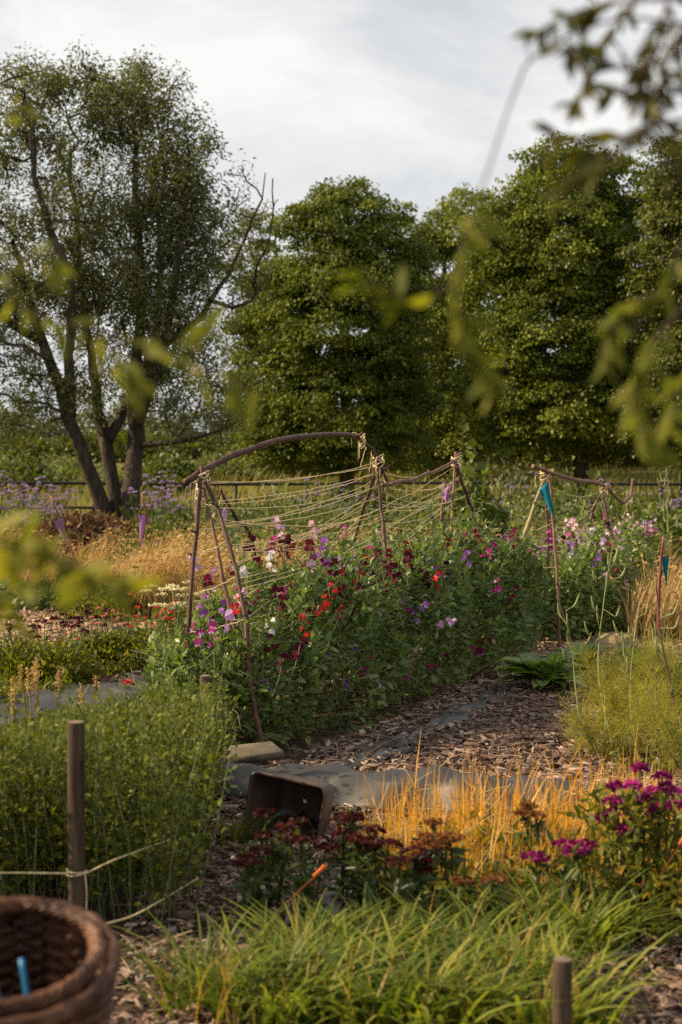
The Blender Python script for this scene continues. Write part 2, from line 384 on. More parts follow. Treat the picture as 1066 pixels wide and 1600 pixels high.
PATH_R = [Gp(770, 1040), Gp(800, 1004), Gp(930, 1000), Gp(1250, 1000), Gp(1250, 1035), Gp(980, 1040)]
chips('path_chips', PATH_R, 4500, .06, M['palechip'], 'pale wood chips on the path in front of the second trellis')
LEFTBED = [Gp(120, 1085), Gp(220, 1040), Gp(290, 1040), Gp(240, 1065)]
chips('bark_mulch', LEFTBED, 1200, .05, M['chip'], 'bark mulch along the grey sheet in the left bed')

# ------------------------------------------------------------------ trees
def grow(limbs, clusters, rmin=.010, step=.5, expo=2.35, zpen=.8):
    """limbs: list of (polyline, r0, r1); clusters: (n,3). returns chains [(points, radii)]"""
    P, par, rfix = [], [], []
    for pts, r0, r1 in limbs:
        ln = np.linalg.norm(np.diff(np.asarray(pts), axis=0), axis=1).sum(); n = max(4, int(ln / .35))
        c = catmull(pts, n)
        c[1:-1] += rng.normal(0, .02, (n - 2, 3)) * np.linspace(.3, 1.5, n - 2)[:, None]
        if P:
            A = np.array(P); j = int(np.argmin(np.linalg.norm(A - c[0], axis=1)))
            pr = j if np.linalg.norm(A[j] - c[0]) < .8 else -1
        else: pr = -1
        for k in range(n):
            P.append(c[k]); par.append(pr); rfix.append(r0 + (r1 - r0) * (k / (n - 1)) ** .8); pr = len(P) - 1
    A = np.zeros((len(P) + len(clusters) * 12, 3)); A[:len(P)] = P; m = len(P)
    base = A[:m].copy()
    order = np.argsort([np.min(np.linalg.norm(base - c, axis=1)) for c in clusters])
    for ci in order:
        c = clusters[ci]; d = np.linalg.norm(A[:m] - c, axis=1) + zpen * np.maximum(0, A[:m, 2] - c[2] + .1)
        j = int(np.argmin(d)); a = A[j]; ln = np.linalg.norm(c - a); k = min(10, max(2, int(ln / step) + 1))
        mid = (a + c) / 2 + rng.normal(0, .08, 3) * ln + np.array([0, 0, .10 * ln]); pr = j
        for q in range(1, k + 1):
            t = q / k; p = (1 - t) ** 2 * a + 2 * t * (1 - t) * mid + t * t * c
            A[m] = p; par.append(pr); rfix.append(0); pr = m; m += 1
    par = np.array(par); r = np.zeros(m); kids = [[] for _ in range(m)]
    for i in range(m):
        if par[i] >= 0: kids[par[i]].append(i)
    for i in range(m - 1, -1, -1):
        s_ = sum(r[c] ** expo for c in kids[i]); r[i] = max(rmin, s_ ** (1 / expo)) if kids[i] else rmin
        if rfix[i]: r[i] = max(rfix[i], min(r[i], rfix[i] * 1.1))
    chains = []; stack = [i for i in range(m) if par[i] < 0]
    while stack:
        i = stack.pop(); ch = [i] if par[i] < 0 else [par[i], i]
        while kids[i]:
            ks = sorted(kids[i], key=lambda c: -r[c]); stack.extend(ks[1:]); i = ks[0]; ch.append(i)
        rr = r[ch].copy()
        if par[ch[0]] >= 0 or len(ch) > 1: rr[0] = min(rr[0], rr[1] * 1.25)
        chains.append((A[ch], rr))
    return chains

def wood(chains, thick=.05):
    g = Geo()
    for p, r in chains:
        if len(p) < 2: continue
        g.tube(p, r, 10 if r.max() > .12 else (6 if r.max() > thick else 3), cap=False)
    return g

def lobes_px(rows, d, dscale=1.0):
    """rows: px, py, rx, ry, weight, depth offset"""
    out = []
    for r in rows:
        k = (d + r[5]) / FPX
        out.append((Wp(r[0], r[1], d + r[5]), np.array([r[2] * k, r[2] * k * dscale, r[3] * k]), r[4]))
    return out
def sample_lobes(lobes, n, inner=.35):
    wt = np.array([l[2] * (l[1][0] * l[1][1] * l[1][2]) ** (2 / 3) for l in lobes]); cnt = rng.multinomial(n, wt / wt.sum()); out = []
    for (c, r, _), k in zip(lobes, cnt):
        d = rdir(k); u = inner + (1.10 - inner) * rng.random(k) ** .7
        out.append(c + d * u[:, None] * r)
    return np.vstack(out)

def leaf_clouds(g, C, per, rad, flat, size, tmpl, droop=.3, zup=1.0, mat=0, rvar=.35):
    n = len(C) * per; P = np.repeat(C, per, 0)
    sc = np.repeat(rad * (.6 + .8 * rng.random(len(C))), per)[:, None]
    q = rdir(n) * rng.random(n)[:, None] ** .5 * sc; q[:, 2] *= flat
    q[:, 2] -= droop * (q[:, 0] ** 2 + q[:, 1] ** 2) / (rad + 1e-6)
    P = P + q
    D = nrm(q * np.array([1, 1, .3]) + rdir(n) * .5 * rad + np.array([0, 0, -droop * rad]))
    Zn = nrm(rdir(n) * .8 + np.array([0, 0, zup]))
    base = np.repeat(rng.random(len(C)), per)
    g.inst(*tmpl, P, basis(D, Zn), size * (.65 + .7 * rng.random(n)), mat, np.clip(base * (1 - rvar) + rng.random(n) * rvar, 0, 1))

def tree(name, label, base, limbs, lobes, ncl, per, rad, flat, size, tmpl, mat, bark, inner=.35, droop=.3, extra=None, zup=1.0, group=None, rmin=.01):
    t = thing(name, label, 'tree', base, group=group)
    C = sample_lobes(lobes, ncl, inner)
    ch = grow(limbs, C if extra is None else np.vstack([C, extra]), rmin)
    local(wood(ch), base).build('trunk', bark, t, smooth=True)
    g = Geo(); leaf_clouds(g, C, per, rad, flat, size, tmpl, droop, zup)
    local(g, base).build('crown', mat, t)
    return t

# the willow on the left: three leaning stems from one foot
d = 27.0
def wl(pts, d=27.0, dy=0): return [Wp(px, py, d + dz + dy) for px, py, dz in pts]
WB = np.array([*Gp(195, 715 + 1.65 * FPX / 27.0)[:2], -.05])
def wlimb(pts, r0, r1): return (wl(pts), r0, r1)
limbs = [
    wlimb([(182, 850, 0), (160, 790, 0), (122, 690, -.3), (78, 570, -.6), (45, 470, -.8), (20, 380, -1)], .19, .05),
    wlimb([(190, 850, 0.2), (180, 780, 0.2), (165, 690, .3), (148, 610, .4), (135, 500, .4), (120, 380, .6), (110, 240, .8)], .17, .04),
    wlimb([(206, 850, 0), (205, 780, 0), (214, 680, .3), (210, 600, 0), (222, 480, -.2), (215, 330, -.2), (205, 180, 0)], .225, .04),
    wlimb([(213, 660, .2), (232, 610, -.3), (262, 520, -.6), (280, 400, -.8), (300, 280, -.8)], .15, .04),
    wlimb([(168, 690, .3), (200, 630, .8), (240, 540, 1.2), (250, 400, 1.4), (240, 250, 1.2)], .12, .04),
    wlimb([(110, 650, -.3), (108, 560, -.9), (110, 440, -1.2), (60, 300, -1.4), (55, 180, -1.2)], .12, .04),
    wlimb([(60, 530, -.6), (10, 500, -1), (-50, 430, -1.4)], .10, .03),
    wlimb([(225, 695, .2), (280, 690, -.4), (330, 680, -.8), (370, 660, -1)], .07, .02),
    wlimb([(255, 540, -.5), (310, 500, .3), (350, 440, .8), (385, 370, 1), (415, 270, 1.2)], .08, .015),
    wlimb([(330, 470, .5), (380, 480, .6), (420, 430, .7)], .05, .015),
]
rows = [(40, 190, 80, 90, 1.0, -1), (120, 165, 85, 75, .9, .4), (215, 190, 85, 85, 1.5, 0), (275, 260, 75, 95, 1.7, -.6), (310, 360, 60, 110, 1.5, -.4),
        (60, 330, 90, 110, .8, -.8), (160, 330, 90, 110, 1.2, .6), (230, 400, 110, 110, 1.7, -.2), (110, 450, 110, 90, 1.5, 0), (250, 500, 110, 90, 1.5, -.3),
        (30, 480, 90, 110, 1.2, -1), (300, 590, 70, 90, 1.0, -.6), (60, 620, 110, 70, .75, -.8), (190, 600, 120, 70, .6, .6), (370, 420, 55, 80, .45, .8), (385, 330, 40, 60, .35, 1), (330, 660, 70, 40, .5, -.8), (-60, 420, 110, 230, 1, -1), (75, 122, 50, 42, .8, 0), (205, 135, 55, 42, .9, .3), (20, 115, 45, 40, .6, -.5), (145, 118, 45, 38, .7, .2)]
bare = np.array([Wp(355 + 80 * rng.random(), 270 + 190 * rng.random(), 27 + rng.normal(0, .8)) for _ in range(30)])
tree('willow_tree', 'tall grey green willow with three leaning trunks by the metal fence', WB, limbs, lobes_px(rows, 27.0, .9), 1200, 88, .30, 1.15, .078,
     kite(.2, .05, .45, -.15), M['willow'], M['bark'], inner=.15, droop=.35, extra=bare, zup=.4, rmin=.012)

# the limes on the right
def lime(label, d, px, rows, ncl, mat, base_py=None, group='broadleaf trees behind the garden', per=135, rmax=.26):
    b = Gp(px, 715 + 1.65 * FPX / d); b[2] = float(gz(b[0], d)) - .05
    top = min(r[1] - r[3] * .6 for r in rows)
    limbs = [([b, Wp(px + 3, 690, d), Wp(px - 2, 560, d), Wp(px + 4, (560 + top) / 2, d), Wp(px + 2, top, d)], rmax, .03)]
    for r in rows:
        y0 = min(680, r[1] + r[3] * .8)
        limbs.append(([Wp(px, y0, d), Wp((px + r[0]) / 2, (y0 + r[1]) / 2 - 5, d + r[5] * .5), Wp(r[0], r[1], d + r[5])], .09, .03))
    return tree('lime_tree', label, b, limbs, lobes_px(rows, d), int(ncl * 1.6), per, .50, .42, .088, kite(.42, .10, .4, -.2), mat, M['limebark'], inner=.5, droop=.45, group=group)
lime('rounded yellow green tree in the middle beyond the bent trellis arch', 40, 540,
     [(545, 345, 70, 65, 1, 0), (500, 400, 80, 80, 1, -.6), (595, 400, 70, 90, 1, .3), (440, 490, 75, 80, 1, 0), (540, 500, 110, 110, 1.2, -1), (610, 520, 60, 110, 1, .4), (430, 610, 75, 90, 1, .2), (540, 640, 120, 85, 1.1, -.6), (620, 640, 60, 90, 1, .6), (450, 690, 80, 40, .8, -.4)], 620, M['lime'])
lime('narrow tree with a ragged top between the two broad lime trees', 46, 690,
     [(690, 355, 50, 45, 1, 0), (740, 330, 40, 40, .8, 1), (680, 450, 70, 90, 1, 0), (700, 560, 90, 110, 1.2, 0), (690, 670, 100, 70, 1, -.5)], 330, M['lime'])
lime('broadest lime tree on the right with layered bright green boughs', 38, 905,
     [(870, 270, 60, 55, 1, 0), (930, 290, 75, 70, 1, .4), (800, 360, 70, 75, 1.1, -.4), (880, 390, 90, 90, 1.1, -1), (970, 390, 80, 90, 1, .4), (780, 470, 65, 80, 1, 0), (860, 510, 100, 100, 1.2, -1.2), (960, 520, 90, 100, 1, 0), (800, 600, 70, 80, 1, 0), (890, 630, 120, 80, 1, -.8), (990, 640, 90, 90, 1, .3)], 760, M['lime'])
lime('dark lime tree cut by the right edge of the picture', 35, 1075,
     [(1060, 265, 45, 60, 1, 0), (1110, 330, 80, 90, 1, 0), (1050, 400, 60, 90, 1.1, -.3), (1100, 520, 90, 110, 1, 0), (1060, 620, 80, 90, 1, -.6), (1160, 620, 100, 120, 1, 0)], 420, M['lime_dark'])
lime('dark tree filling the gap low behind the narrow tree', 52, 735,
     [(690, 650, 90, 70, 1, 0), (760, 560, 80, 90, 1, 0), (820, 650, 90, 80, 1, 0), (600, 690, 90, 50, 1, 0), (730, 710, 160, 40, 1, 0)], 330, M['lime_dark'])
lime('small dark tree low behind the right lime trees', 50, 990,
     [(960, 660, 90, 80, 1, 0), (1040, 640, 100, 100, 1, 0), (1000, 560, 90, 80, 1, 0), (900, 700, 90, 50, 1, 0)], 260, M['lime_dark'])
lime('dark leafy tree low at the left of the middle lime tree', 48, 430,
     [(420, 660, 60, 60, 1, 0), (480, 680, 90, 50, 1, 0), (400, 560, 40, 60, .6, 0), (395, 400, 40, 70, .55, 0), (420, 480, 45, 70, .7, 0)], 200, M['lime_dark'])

# far trees and hedge bushes on the horizon
def far_proto(name, label, h, r):
    b = (0, 0, 0); rows = [(np.array([0, 0, h * .62]), np.array([r, r, h * .40]), 1), (np.array([r * .6, 0, h * .42]), np.array([r * .7, r * .7, h * .32]), .7), (np.array([-r * .6, .2, h * .40]), np.array([r * .7, r * .7, h * .32]), .7)]
    t = thing(name, label, 'tree', b, group='far trees on the horizon')
    C = sample_lobes(rows, 120, .3)
    ch = grow([([(0, 0, -.1), (0.05, 0, h * .3), (0, .05, h * .8)], h * .03, h * .008)], C, .03, .8)
    wood(ch).build('trunk', M['limebark'], t, smooth=True)
    g = Geo(); leaf_clouds(g, C, 45, h * .12, .7, h * .05, kite(.4, .06), .2)
    g.build('crown', M['far'], t)
    return t
FL = ['pale far tree on the horizon seen through the hanging willow branches at far left', 'pale far tree on the horizon behind the leaning left willow trunk', 'pale far tree on the horizon between the two right willow trunks', 'pale far tree on the horizon just right of the willow trunks', 'pale far tree on the horizon left of the bent trellis arch', 'pale far tree low on the horizon under the middle lime tree', 'pale far tree low on the horizon between the lime trunks']
ft = far_proto('far_tree', FL[0], 6.0, 3.4)
for i, (px, dd, sc) in enumerate([(15, 120, 1.0), (95, 115, .85), (185, 125, 1.05), (265, 118, .9), (345, 122, 1.0), (560, 120, .8), (830, 125, .8)]):
    p = Wp(px, 715, dd); loc = (p[0], dd, float(gz(p[0], dd)) - 1.4)
    if i == 0: ft.location = loc
    else: dup(ft, loc, rng.random() * 6, sc, FL[i])

# ------------------------------------------------------------------ shrubs
def shrub(name, label, c, rx, ry, rz, nleaf, size, tmpl, mat, cat='shrub', z0=.05, up=.4, stems=14, group=None):
    t = thing(name, label, cat, (c[0], c[1], c[2]), group=group)
    n = nleaf; dd = rdir(n); lump = 1 + .18 * np.sin(dd[:, 0] * 5 + c[0]) + .15 * np.sin(dd[:, 1] * 6 + 1 + c[1]) + .12 * np.sin(dd[:, 2] * 7)
    u = (.35 + .65 * rng.random(n) ** .5) * lump
    P = dd * u[:, None] * np.array([rx, ry, rz]) ; P[:, 2] = np.abs(P[:, 2] + rz * .35) + z0
    P[:, 2] += (rng.random(n) < .12) * rng.random(n) * rz * .35
    D = nrm(dd * np.array([1, 1, .5]) + rdir(n) * .8 + np.array([0, 0, up])); Zn = nrm(rdir(n) + np.array([0, 0, .8]))
    g = Geo(); g.inst(*tmpl, P, basis(D, Zn), size * (.6 + .8 * rng.random(n))); g.build('foliage', mat, t)
    a = rng.random(stems) * 6.28; k = rng.random(stems)
    tip = np.stack([np.cos(a) * rx * k, np.sin(a) * ry * k, rz * (.6 + .6 * rng.random(stems))], -1); b0 = tip * np.array([.15, .15, 0])
    g = Geo(); g.tubes(np.stack([b0, b0 * .6 + tip * .4 + np.array([0, 0, .1 * rz]), tip], 1), np.array([[.012, .008, .004]]) * max(1, rx), 4); g.build('stem', M['fenstem'], t)
    return t
KT = kite(.22, .05, .45, -.12); KW = kite(.38, .06, .42, -.12)
SH = [  # px, py(base), d, rx, rz, mat, size, n, label
    (420, 19.5, 1.1, 1.15, 'sage', .09, 3000, 'sage green bush behind the twine of the first trellis'),
    (480, 21, 1.0, 1.15, 'sage', .09, 2600, 'sage green bush with pale tips behind the middle of the bent arch'),
    (540, 18, .8, .95, 'shrub', .08, 2200, 'mid green bush left of the second pair of trellis poles'),
    (270, 18, .75, .8, 'shrub', .08, 2200, 'rounded green bush right of the purple pennant stick'),
    (310, 22, .9, 1.0, 'sage', .09, 2000, 'grey green bush behind the first trellis legs'),
    (735, 17, .5, 1.45, 'shrub', .13, 1600, 'upright leafy sapling right of the tallest trellis apex'),
    (800, 18.5, 1.1, 1.25, 'sage', .09, 3000, 'feathery sage green bush left of the teal flag'),
    (880, 20, 1.0, 1.25, 'shrub', .09, 2600, 'green bush behind the sagging ridge pole'),
    (985, 18, .95, 1.1, 'shrub', .09, 2600, 'dense green bush beyond the far end of the second trellis'),
    (1050, 17, .8, .95, 'shrub', .09, 2200, 'green bush at the right edge beside the dry grass'),
    (930, 22, 1.0, 1.2, 'sage', .09, 2200, 'pale green bush between the trellis and the dark lime trunks'),
    (640, 21, 1.0, 1.0, 'sage', .09, 2400, 'pale green bush between the second and third trellis tepees'),
    (30, 22, 1.0, .9, 'sage', .09, 2200, 'grey green bush under the purple verbena at far left'),
    (150, 23, 1.0, .7, 'shrub', .08, 1800, 'low green bush in front of the willow foot'),
    (25, 44, 1.6, 1.0, 'shrub', .16, 2200, 'bushy green scrub on the bank left of the leaning willow trunk'),
    (108, 47, 1.4, .8, 'sage', .16, 1800, 'pale scrub on the bank behind the leaning willow trunk'),
    (255, 44, 1.5, 1.1, 'shrub', .16, 2200, 'green scrub on the bank right of the willow trunks'),
    (345, 47, 1.5, .8, 'sage', .16, 1800, 'pale scrub on the bank beyond the left end of the bent arch'),
    (60, 25.2, 1.3, .75, 'shrub', .10, 2200, 'low bush added as willow shade under the fence rail at far left'),  # this bush and the next two are added in place of willow shade
    (260, 25.5, 1.2, .8, 'shrub', .10, 2200, 'low bush added as willow shade under the fence rail right of the willow foot'),
    (390, 26, 1.4, .8, 'shrub', .10, 2400, 'low bush added as willow shade under the fence rail behind the bent arch'),
    (560, 27, 1.6, .9, 'shrub', .10, 2400, 'wide dark bush at the foot of the middle lime tree'),
    (700, 23, 1.0, .9, 'shrub', .09, 2000, 'low dark bush behind the tallest trellis apex'),
]
for px, dd, rx, rz, m, sz, n, lb in SH:
    p = Wp(px, 715, dd); shrub('shrub', lb, (p[0], dd, float(gz(p[0], dd))), rx, rx * .8, rz * .72, n, sz, KW if m != 'sage' else KT, M[m])

# ------------------------------------------------------------------ metal fence
t = thing('metal_fence', 'dark metal rail fence running behind the willow trunks', 'fence', (0, 29, 0))
for z in (.12, .62, 1.12):
    g = Geo(); xx = np.linspace(-22, 14, 40); g.tube(np.stack([xx, 0 * xx + .02 * np.sin(xx), 0 * xx + z + .015 * np.sin(xx * .7)], -1), .034, 6); g.build('rail', M['metal'], t)
for i, x in enumerate(np.arange(-21, 14, 1.45)):
    g = Geo(); g.tube([(x, .03, -.1), (x, .03, .6), (x + .01, .03, 1.16)], .028, 6); g.build('post', M['metal'], t)

# ------------------------------------------------------------------ grasses
def meadow():
    g = Geo(); n = 14000
    P = np.stack([rng.uniform(-24, 20, n), rng.uniform(29.6, 50, n), np.zeros(n)], -1); P[:, 2] = gz(P[:, 0], P[:, 1])
    blades(g, P, .45 + .5 * rng.random(n), .4, .035, 3)
    tag(g.build('meadow_grass', M['drygreen']), 'rough yellow green grass on the bank beyond the metal fence', 'grass', kind='stuff')
meadow()
def field_hedge():
    t = thing('field_hedge', 'dark green hedge along the bank beyond the metal fence', 'hedge', (-9, 57, 1.6)); g = Geo(); gs = Geo()
    for x in np.arange(-20, 14, 1.5):
        h = .8 + .8 * rng.random(); n = 900; dd = rdir(n); P = dd * (.4 + .6 * rng.random(n) ** .5)[:, None] * np.array([1.5, 1.2, h * .6]); P[:, 2] = np.abs(P[:, 2] + h * .3); P[:, 0] += x + 9
        P[:, 1] += rng.normal(0, .5)
        g.inst(*KW, P, basis(nrm(dd + rdir(n)), rdir(n, .8)), .20 * (.6 + .7 * rng.random(n))); gs = Geo(); gs.tube([(x + 9, 0, -.1), (x + 9.1, 0, h * .4), (x + 9, .1, h * .8)], [.05, .04, .02], 5); gs.build('stem', M['limebark'], t)
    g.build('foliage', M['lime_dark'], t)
field_hedge()

def drygrass(name, boxes, label, hmin=.6, hmax=1.15, mat=None):
    g = Geo()
    for (px0, px1, d0, d1, n) in boxes:
        dd = d0 + (d1 - d0) * rng.random(n); px = px0 + (px1 - px0) * rng.random(n)
        P = np.stack([(px - 533) / FPX * dd, dd, np.zeros(n)], -1)
        clump = .65 + .35 * np.sin(P[:, 0] * 3.1 + 1.3) * np.sin(P[:, 1] * 2.3)
        h = (hmin + (hmax - hmin) * rng.random(n)) * clump
        az = rng.normal(.4, 1.0, n)
        tip = blades(g, P, h, 0.18 + .3 * rng.random(n), .011, 4, 0, .10 + .2 * rng.random(n), az=az)
        k = rng.random(n) < .28; T = tip[k]; m = len(T)                      # seed heads
        D = nrm(np.stack([np.cos(az[k]), np.sin(az[k]), -.1 + .5 * rng.random(m)], -1) + rdir(m) * .25)
        g.inst(*kite(.13, .08, .4, -.3), T - D * .02, basis(D, rdir(m, .5)), .05 + .04 * rng.random(m))
        g.inst(*kite(.13, .08, .4, -.3), T - D * .03, basis(D, rdir(m, -.2)), .05 + .04 * rng.random(m))
    tag(g.build(name, mat or M['dry']), label, 'grass', kind='stuff')
drygrass('dry_grass', [(-120, 330, 16.5, 20, 5200), (180, 335, 14.2, 17, 4500), (300, 800, 13.8, 18, 11000), (700, 960, 14.5, 18, 4500), (980, 1200, 12.5, 17, 3400), (-150, 100, 19, 24, 1500)],
         'golden dry grass with seed heads around and behind the trellises')

# compost heap
def heap():
    c = Gp(135, 715 + 1.65 * FPX / 19.5); t = thing('compost_heap', 'brown heap of dead stems and dry leaves left of the pennant stick', 'compost heap', (c[0], c[1], 0))
    n = 40; th = np.linspace(0, 2 * np.pi, n, endpoint=False); g = Geo(); V = [[0, 0, .78]]; rings = 7
    for k in range(1, rings + 1):
        u = k / rings
        for a in th:
            V.append([1.25 * u * math.cos(a) * (1 + .12 * math.sin(3 * a)), .8 * u * math.sin(a), .78 * (1 - u ** 2.2) + .05 * math.sin(7 * a + 5 * u)])
    g.add(np.array(V), np.array([[0, 1 + i, 1 + (i + 1) % n] for i in range(n)]))
    g2 = []
    for k in range(rings - 1):
        for i in range(n): g2.append([1 + k * n + i, 1 + (k + 1) * n + i, 1 + (k + 1) * n + (i + 1) % n, 1 + k * n + (i + 1) % n])
    g.L.append(np.array(g2).ravel()); g.T.append(np.full(len(g2), 4)); g.M.append(np.zeros(len(g2), int)); g.Rn.append(np.zeros(len(g2)))
    g.build('mound', M['soil'], t, smooth=True)
    m = 5500; u = rng.random(m) ** .5; a = rng.random(m) * 6.283
    P = np.stack([1.28 * u * np.cos(a), .85 * u * np.sin(a), .80 * (1 - u ** 2.2) + .05 * rng.random(m)], -1)
    g = Geo(); g.inst(*KT, P, basis(rdir(m, .1), rdir(m, .6)), .06 + .09 * rng.random(m)); g.build('dead_leaves', M['brownleaf'], t)
    k = 500; u = rng.random(k) ** .5; a = rng.random(k) * 6.283
    P = np.stack([1.25 * u * np.cos(a), .8 * u * np.sin(a), .78 * (1 - u ** 2.2)], -1); D = rdir(k, .35, .5)
    g = Geo(); ln = (.12 + .2 * rng.random(k))[:, None]; g.tubes(np.stack([P, P + D * ln * .5 + rdir(k) * .02, P + D * ln], 1), .006, 3); g.build('dead_stems', M['brownleaf'], t)
heap()

# ------------------------------------------------------------------ flower heads
def dome(g, c, rx, rz, n, size, mat, tmpl=kite(.5, .1, .55, -.1)):
    d = rdir(n, .35); d[:, 2] = np.abs(d[:, 2]); P = np.asarray(c) + d * np.array([rx, rx, rz]) * (.8 + .3 * rng.random(n))[:, None]
    D = nrm(d * np.array([1, 1, .6]) + rdir(n) * .6)
    g.inst(*tmpl, P - D * size * .4, basis(D, nrm(d + rdir(n) * .3 + np.array([0, 0, .3]))), size * (.7 + .6 * rng.random(n)), mat)

def verbena_proto(label, seed):
    t = thing('verbena', label, 'flower', (0, 0, 0), group='tall purple verbenas in the background')
    k = 13; a = rng.random(k) * 6.28; h = .75 + .45 * rng.random(k); r_ = .1 + .38 * rng.random(k)
    tip = np.stack([np.cos(a) * r_, np.sin(a) * r_, h], -1); b0 = tip * np.array([.2, .2, 0])
    g = Geo(); g.tubes(np.stack([b0, (b0 + tip) / 2 + rdir(k) * .04, tip], 1), np.array([[.006, .005, .004]]), 3)
    sd = []
    for j in range(k):
        for q in range(2):
            e = tip[j] + np.array([rng.normal(0, .07), rng.normal(0, .07), -.02 + .06 * rng.random()]); sd.append(e)
    sd = np.array(sd); sd2 = sd[::2]; st = tip - np.array([0, 0, .14])
    g.tubes(np.stack([st, (st + sd2) / 2 + .01, sd2], 1), .0035, 3)
    n = 90; P = np.repeat(b0, 7, 0)[:n] * .5 + np.repeat(tip, 7, 0)[:n] * (rng.random(n)[:, None] * .55)
    g.inst(*KT, P, basis(rdir(n, .3), rdir(n, .6)), .09)
    g.build('stem', M['shrub'], t)
    for j in range(k):
        g = Geo()
        dome(g, tip[j], .032, .018, 20, .023, 0); g.build('flower_head', PET['verbena'], t)
        g = Geo(); dome(g, sd[2 * j], .026, .015, 14, .021, 0); g.build('flower_head', PET['verbena'], t)
    return t
VB = [('left', 'tall purple verbena in the thick clump before the fence at far left', [(-30 + 115 * rng.random(), 21 + 3 * rng.random()) for _ in range(16)]),
      ('mid', 'tall purple verbena between the pennant stick and the first trellis', [(215 + 95 * rng.random(), 20 + 4 * rng.random()) for _ in range(5)]),
      ('arch', 'tall purple verbena behind the twine under the bent arch', [(375 + 210 * rng.random(), 21 + 3.5 * rng.random()) for _ in range(4)]),
      ('right', 'tall purple verbena between the tallest apex and the teal flag', [(735 + 130 * rng.random(), 19 + 4 * rng.random()) for _ in range(4)]),
      ('far', 'tall purple verbena behind the sagging ridge pole of the second trellis', [(870 + 200 * rng.random(), 20 + 4 * rng.random()) for _ in range(3)])]
protos = [verbena_proto(VB[0][1], i) for i in range(2)]; used = [False, False]
for _, lb, spots in VB:
    for px, dd in spots:
        i = int(rng.random() * 2); p = ((px - 533) / FPX * dd, dd, 0); rz = rng.random() * 6.28; sc = .85 + .35 * rng.random()
        if not used[i]:
            used[i] = True; protos[i].location = p; protos[i].rotation_euler = (0, 0, rz); protos[i]['label'] = lb
        else: dup(protos[i], p, rz, sc, lb)

# ------------------------------------------------------------------ ground cover
def cover(name, poly, n, hmax, size, mat, label, tmpl=KW):
    P = scatter_poly(poly, n); P[:, 2] = hmax * rng.random(n) ** 1.3 * (.5 + .5 * np.abs(np.sin(P[:, 0] * 3.7 + P[:, 1] * 2.1)))
    g = Geo(); g.inst(*tmpl, P, basis(rdir(n, .5), rdir(n, .7)), size * (.5 + rng.random(n)))
    tag(g.build(name, mat), label, 'ground cover', kind='stuff')
cover('ground_cover', [Gp(-160, 955), Gp(-160, 925), Gp(330, 925), Gp(340, 958), Gp(240, 960)], 6000, .22, .09, M['cover'], 'low green weeds between the chip path and the dry grass')
cover('ground_cover', [Gp(-160, 1105), Gp(-160, 1028), Gp(150, 1030), Gp(235, 1015), Gp(300, 995), Gp(330, 1020), Gp(240, 1045), Gp(110, 1085), Gp(0, 1116)], 12000, .16, .05, M['bed'], 'yellow green low foliage filling the left flower bed', KT)
cover('ground_cover', [Gp(640, 1010), Gp(640, 945), Gp(1250, 945), Gp(1250, 1000), Gp(800, 1005)], 7000, .22, .06, M['cover'], 'low green weeds round the foot of the second trellis')
cover('ground_cover', [Gp(930, 1100), Gp(930, 1045), Gp(1200, 1045), Gp(1200, 1230), Gp(950, 1220)], 3000, .10, .04, M['bed'], 'low yellow green weeds under the fennel', KT)

# ------------------------------------------------------------------ left bed flowers
def bedplant(name, label, kind):
    t = thing(name, label, 'flower', (0, 0, 0))
    n = 420; a = rng.random(n) * 6.28; u = rng.random(n) ** .6
    P = np.stack([np.cos(a) * u * .2, np.sin(a) * u * .2, .02 + .26 * rng.random(n) * (1.1 - u * .6)], -1)
    g = Geo(); g.inst(*KT, P, basis(nrm(np.c_[np.cos(a), np.sin(a), .5 + rng.random(n)] + rdir(n) * .6), rdir(n, .6)), .035 + .035 * rng.random(n)); g.build('foliage', M['bed'], t)
    k = 6; a = rng.random(k) * 6.28; r_ = .05 + .2 * rng.random(k)
    tip = np.stack([np.cos(a) * r_, np.sin(a) * r_, .32 + .16 * rng.random(k)], -1); b0 = tip * np.array([.3, .3, 0])
    g = Geo(); g.tubes(np.stack([b0, (b0 + tip) / 2 + rdir(k) * .02, tip], 1), .0035, 3); g.build('stem', M['peastem'], t)
    for c in tip:
        g = Geo(); sz = .024 if kind == 'maroon' else .015
        dome(g, c, sz, sz * .6, 30, sz * .8, 0); g.build('flower', PET[kind], t)
    return t
BP = {'maroon': ('scabious', 'plant with dark maroon pincushion flowers in the left bed', 'maroon scabious in the left bed'),
      'coral': ('marigold', 'yellow green plant with small coral flowers in the left bed', 'coral flowers in the left bed'),
      'red': ('carnation', 'plant with bright red flowers beside the first trellis legs', 'red flowers beside the first trellis')}
SP = {'maroon': [(130, 1035), (165, 1030), (105, 1010), (40, 1030), (60, 1000), (215, 985), (190, 955), (180, 965), (205, 960), (15, 1060), (90, 1050)],
      'coral': [(190, 1020), (225, 1015), (175, 1045), (250, 1030), (140, 1005), (130, 960), (100, 1070)],
      'red': [(248, 1005), (262, 1045)]}
for kd, (nm, lb, gp) in BP.items():
    pr = bedplant(nm, lb, kd); pr['group'] = gp
    for i, (px, py) in enumerate(SP[kd]):
        p = Gp(px, min(1072 if px < 120 else 1045, py + 50) if py > 970 else py + 8)
        if i == 0: pr.location = p
        else: dup(pr, p, rng.random() * 6.28, .85 + .4 * rng.random())

